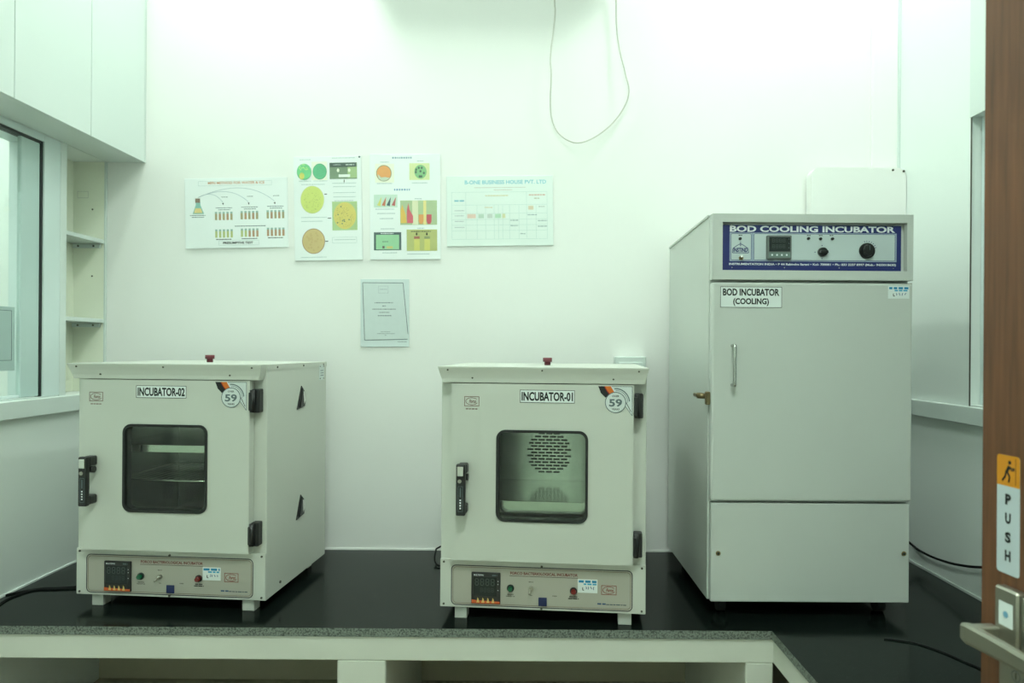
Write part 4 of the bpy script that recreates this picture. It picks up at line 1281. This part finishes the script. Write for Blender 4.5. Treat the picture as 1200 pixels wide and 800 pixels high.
# ------------------------------------------------------------------ brown door in the right foreground
# leaf runs from the free edge (far) towards the camera
ux, uy = 0.086, -1.0
ul = math.hypot(ux, uy)
A = (0.738, 1.14 - DB)
ang = math.atan2(uy, ux)       # local +x = from free edge towards the hinge, local +y = away from the face
dr = MB()
dr.box(0, 0.80, 0.0, 0.038, 0.01, 2.10, M_WOOD, 0.002)
# local frame: rotate so +x points along (ux,uy); the visible face must look to -X world
door_o = dr.build('door_1')
door_o.location = (A[0], A[1], 0)
door_o.rotation_euler = (0, 0, ang)
door_o['kind'] = 'structure'
door_o['label'] = 'open brown veneered door in the right foreground'
# for rotation ang (about -85 deg) local +y points to world +X, so the face y=0 looks to world -X
def dloc(D):   # distance along the leaf for depth D from the camera
    return (1.14 - D) * ul
b = MB()
s0, s1 = dloc(1.106), dloc(1.0605)
b.poly(rrect(s0, 1.192, s1, 1.373, 0.005, 3), -0.0006, mat('push_sign_white', (0.50, 0.57, 0.60), 0.35))
b.poly([(s0, 1.326)] + [(s1, 1.326)] + rrect(s0, 1.326, s1, 1.373, 0.005, 3)[:8], -0.0009, mat('push_sign_yellow', rgb(205, 135, 25), 0.4))
b.rect(s1 - 0.0085, 1.330, s1 - 0.0075, 1.370, -0.0012, INK)
w_ = s1 - s0; xm = s0 + w_ * 0.5
# walking figure pushing
b.disc(xm + 0.003, 1.3625, 0.0032, -0.0012, INK, 12)
ln_ = lambda pts, w: b.line(pts, w, -0.0012, INK)
ln_([(xm + 0.002, 1.357), (xm - 0.003, 1.3475)], 0.0052)
ln_([(xm + 0.002, 1.3565), (xm + 0.008, 1.3535), (xm + 0.0125, 1.3545)], 0.0022)
ln_([(xm + 0.001, 1.3545), (xm + 0.0075, 1.3505), (xm + 0.0125, 1.3525)], 0.0018)
ln_([(xm - 0.003, 1.349), (xm + 0.003, 1.341), (xm + 0.001, 1.332)], 0.0034)
ln_([(xm - 0.004, 1.349), (xm - 0.006, 1.340), (xm - 0.012, 1.333)], 0.0034)
for ch, zz in zip('PUSH', (1.306, 1.277, 1.248, 1.220)):
    b.text(ch, xm, zz, 0.0165, -0.0010, INK, 0.0115, 0.05)
b.build('push_sign', door_o)['label'] = 'white and yellow PUSH sign with a walking figure'
pl0 = dloc(1.0893); pl1 = pl0 + 0.11
b = MB()
b.box(pl0, pl1, -0.010, 0.0, 0.93, 1.085, M_STEEL2, 0.002)
b.box(pl0, pl0 + 0.046, -0.018, 0.0, 1.087, 1.176, M_STEEL2, 0.003)
b.box(pl0 + 0.046, pl1, -0.013, 0.0, 1.080, 1.171, M_STEEL2, 0.002)
plate = b.build('lock_plate', door_o)
b = MB(); b.rect(pl0 + 0.0105, 1.120, pl0 + 0.0385, 1.156, -0.0186, M_LABEL); b.disc(pl0 + 0.0245, 1.138, 0.005, -0.0189, ink(110, 160, 185), 14)
b.build('sticker', plate)
b = MB()
kk = pl0 + 0.035
b.loop([(kk + 0.008 * math.cos(q * 0.5236), 1.050 + 0.008 * math.sin(q * 0.5236)) for q in range(12)], 0.0012, -0.0105, INKG)
b.rect(kk - 0.001, 1.045, kk + 0.001, 1.055, -0.0105, INK)
b.loop([(kk + 0.018 + 0.005 * math.cos(q * 0.5236), 1.048 + 0.005 * math.sin(q * 0.5236)) for q in range(12)], 0.0010, -0.0105, INKG)
b.build('lock_marks', plate)
# lever handle: neck out from the plate, then lever towards the hinge
b = MB()
nx = dloc(1.075)
b.box(nx - 0.022, nx - 0.002, -0.060, -0.016, 1.092, 1.114, M_STEEL2, 0.003, 2)
n = 16
vs, fs = [], []
for i in range(n + 1):
    tt = i / n
    s = nx - 0.027 + 0.15 * tt
    yc = -0.058 + 0.003 * math.sin(tt * 3.0)
    zt_ = 1.116 - 0.003 * tt; zb_ = 1.084 + 0.004 * tt
    th = 0.0065
    r_ = 0.005
    sec = [(yc - th, zb_ + r_), (yc - th + 0.003, zb_), (yc + th - 0.003, zb_), (yc + th, zb_ + r_), (yc + th, zt_ - r_), (yc + th - 0.003, zt_), (yc - th + 0.003, zt_), (yc - th, zt_ - r_)]
    sc = 0.8 if i in (0, n) else 1.0
    zc_ = (zt_ + zb_) / 2
    vs += [(s, yc + (q[0] - yc) * sc, zc_ + (q[1] - zc_) * sc) for q in sec]
for i in range(n):
    for k in range(8):
        fs.append([i * 8 + k, i * 8 + (k + 1) % 8, (i + 1) * 8 + (k + 1) % 8, (i + 1) * 8 + k])
fs += [list(range(8))[::-1], list(range(n * 8, n * 8 + 8))]
b.add(vs, fs, M_STEEL2, False)
b.build('lever_handle', plate)['label'] = 'satin metal lever handle'
for zz in (0.35, 1.05, 1.85):
    b = MB(); b.cyl((0.803, 0.004, zz - 0.05), (0.803, 0.004, zz + 0.05), 0.007, M_STEEL2, n=12); b.build('hinge', door_o)
# door frame post at the hinge
b = MB(); hx = A[0] + 0.815 * ux / ul; hy = A[1] + 0.815 * uy / ul
b.box(hx - 0.01, hx + 0.05, hy - 0.06, hy - 0.012, 0, 2.14, M_WOOD, 0.002); struct(b, 'trim_8', 'brown frame post on the hinge side of the door')
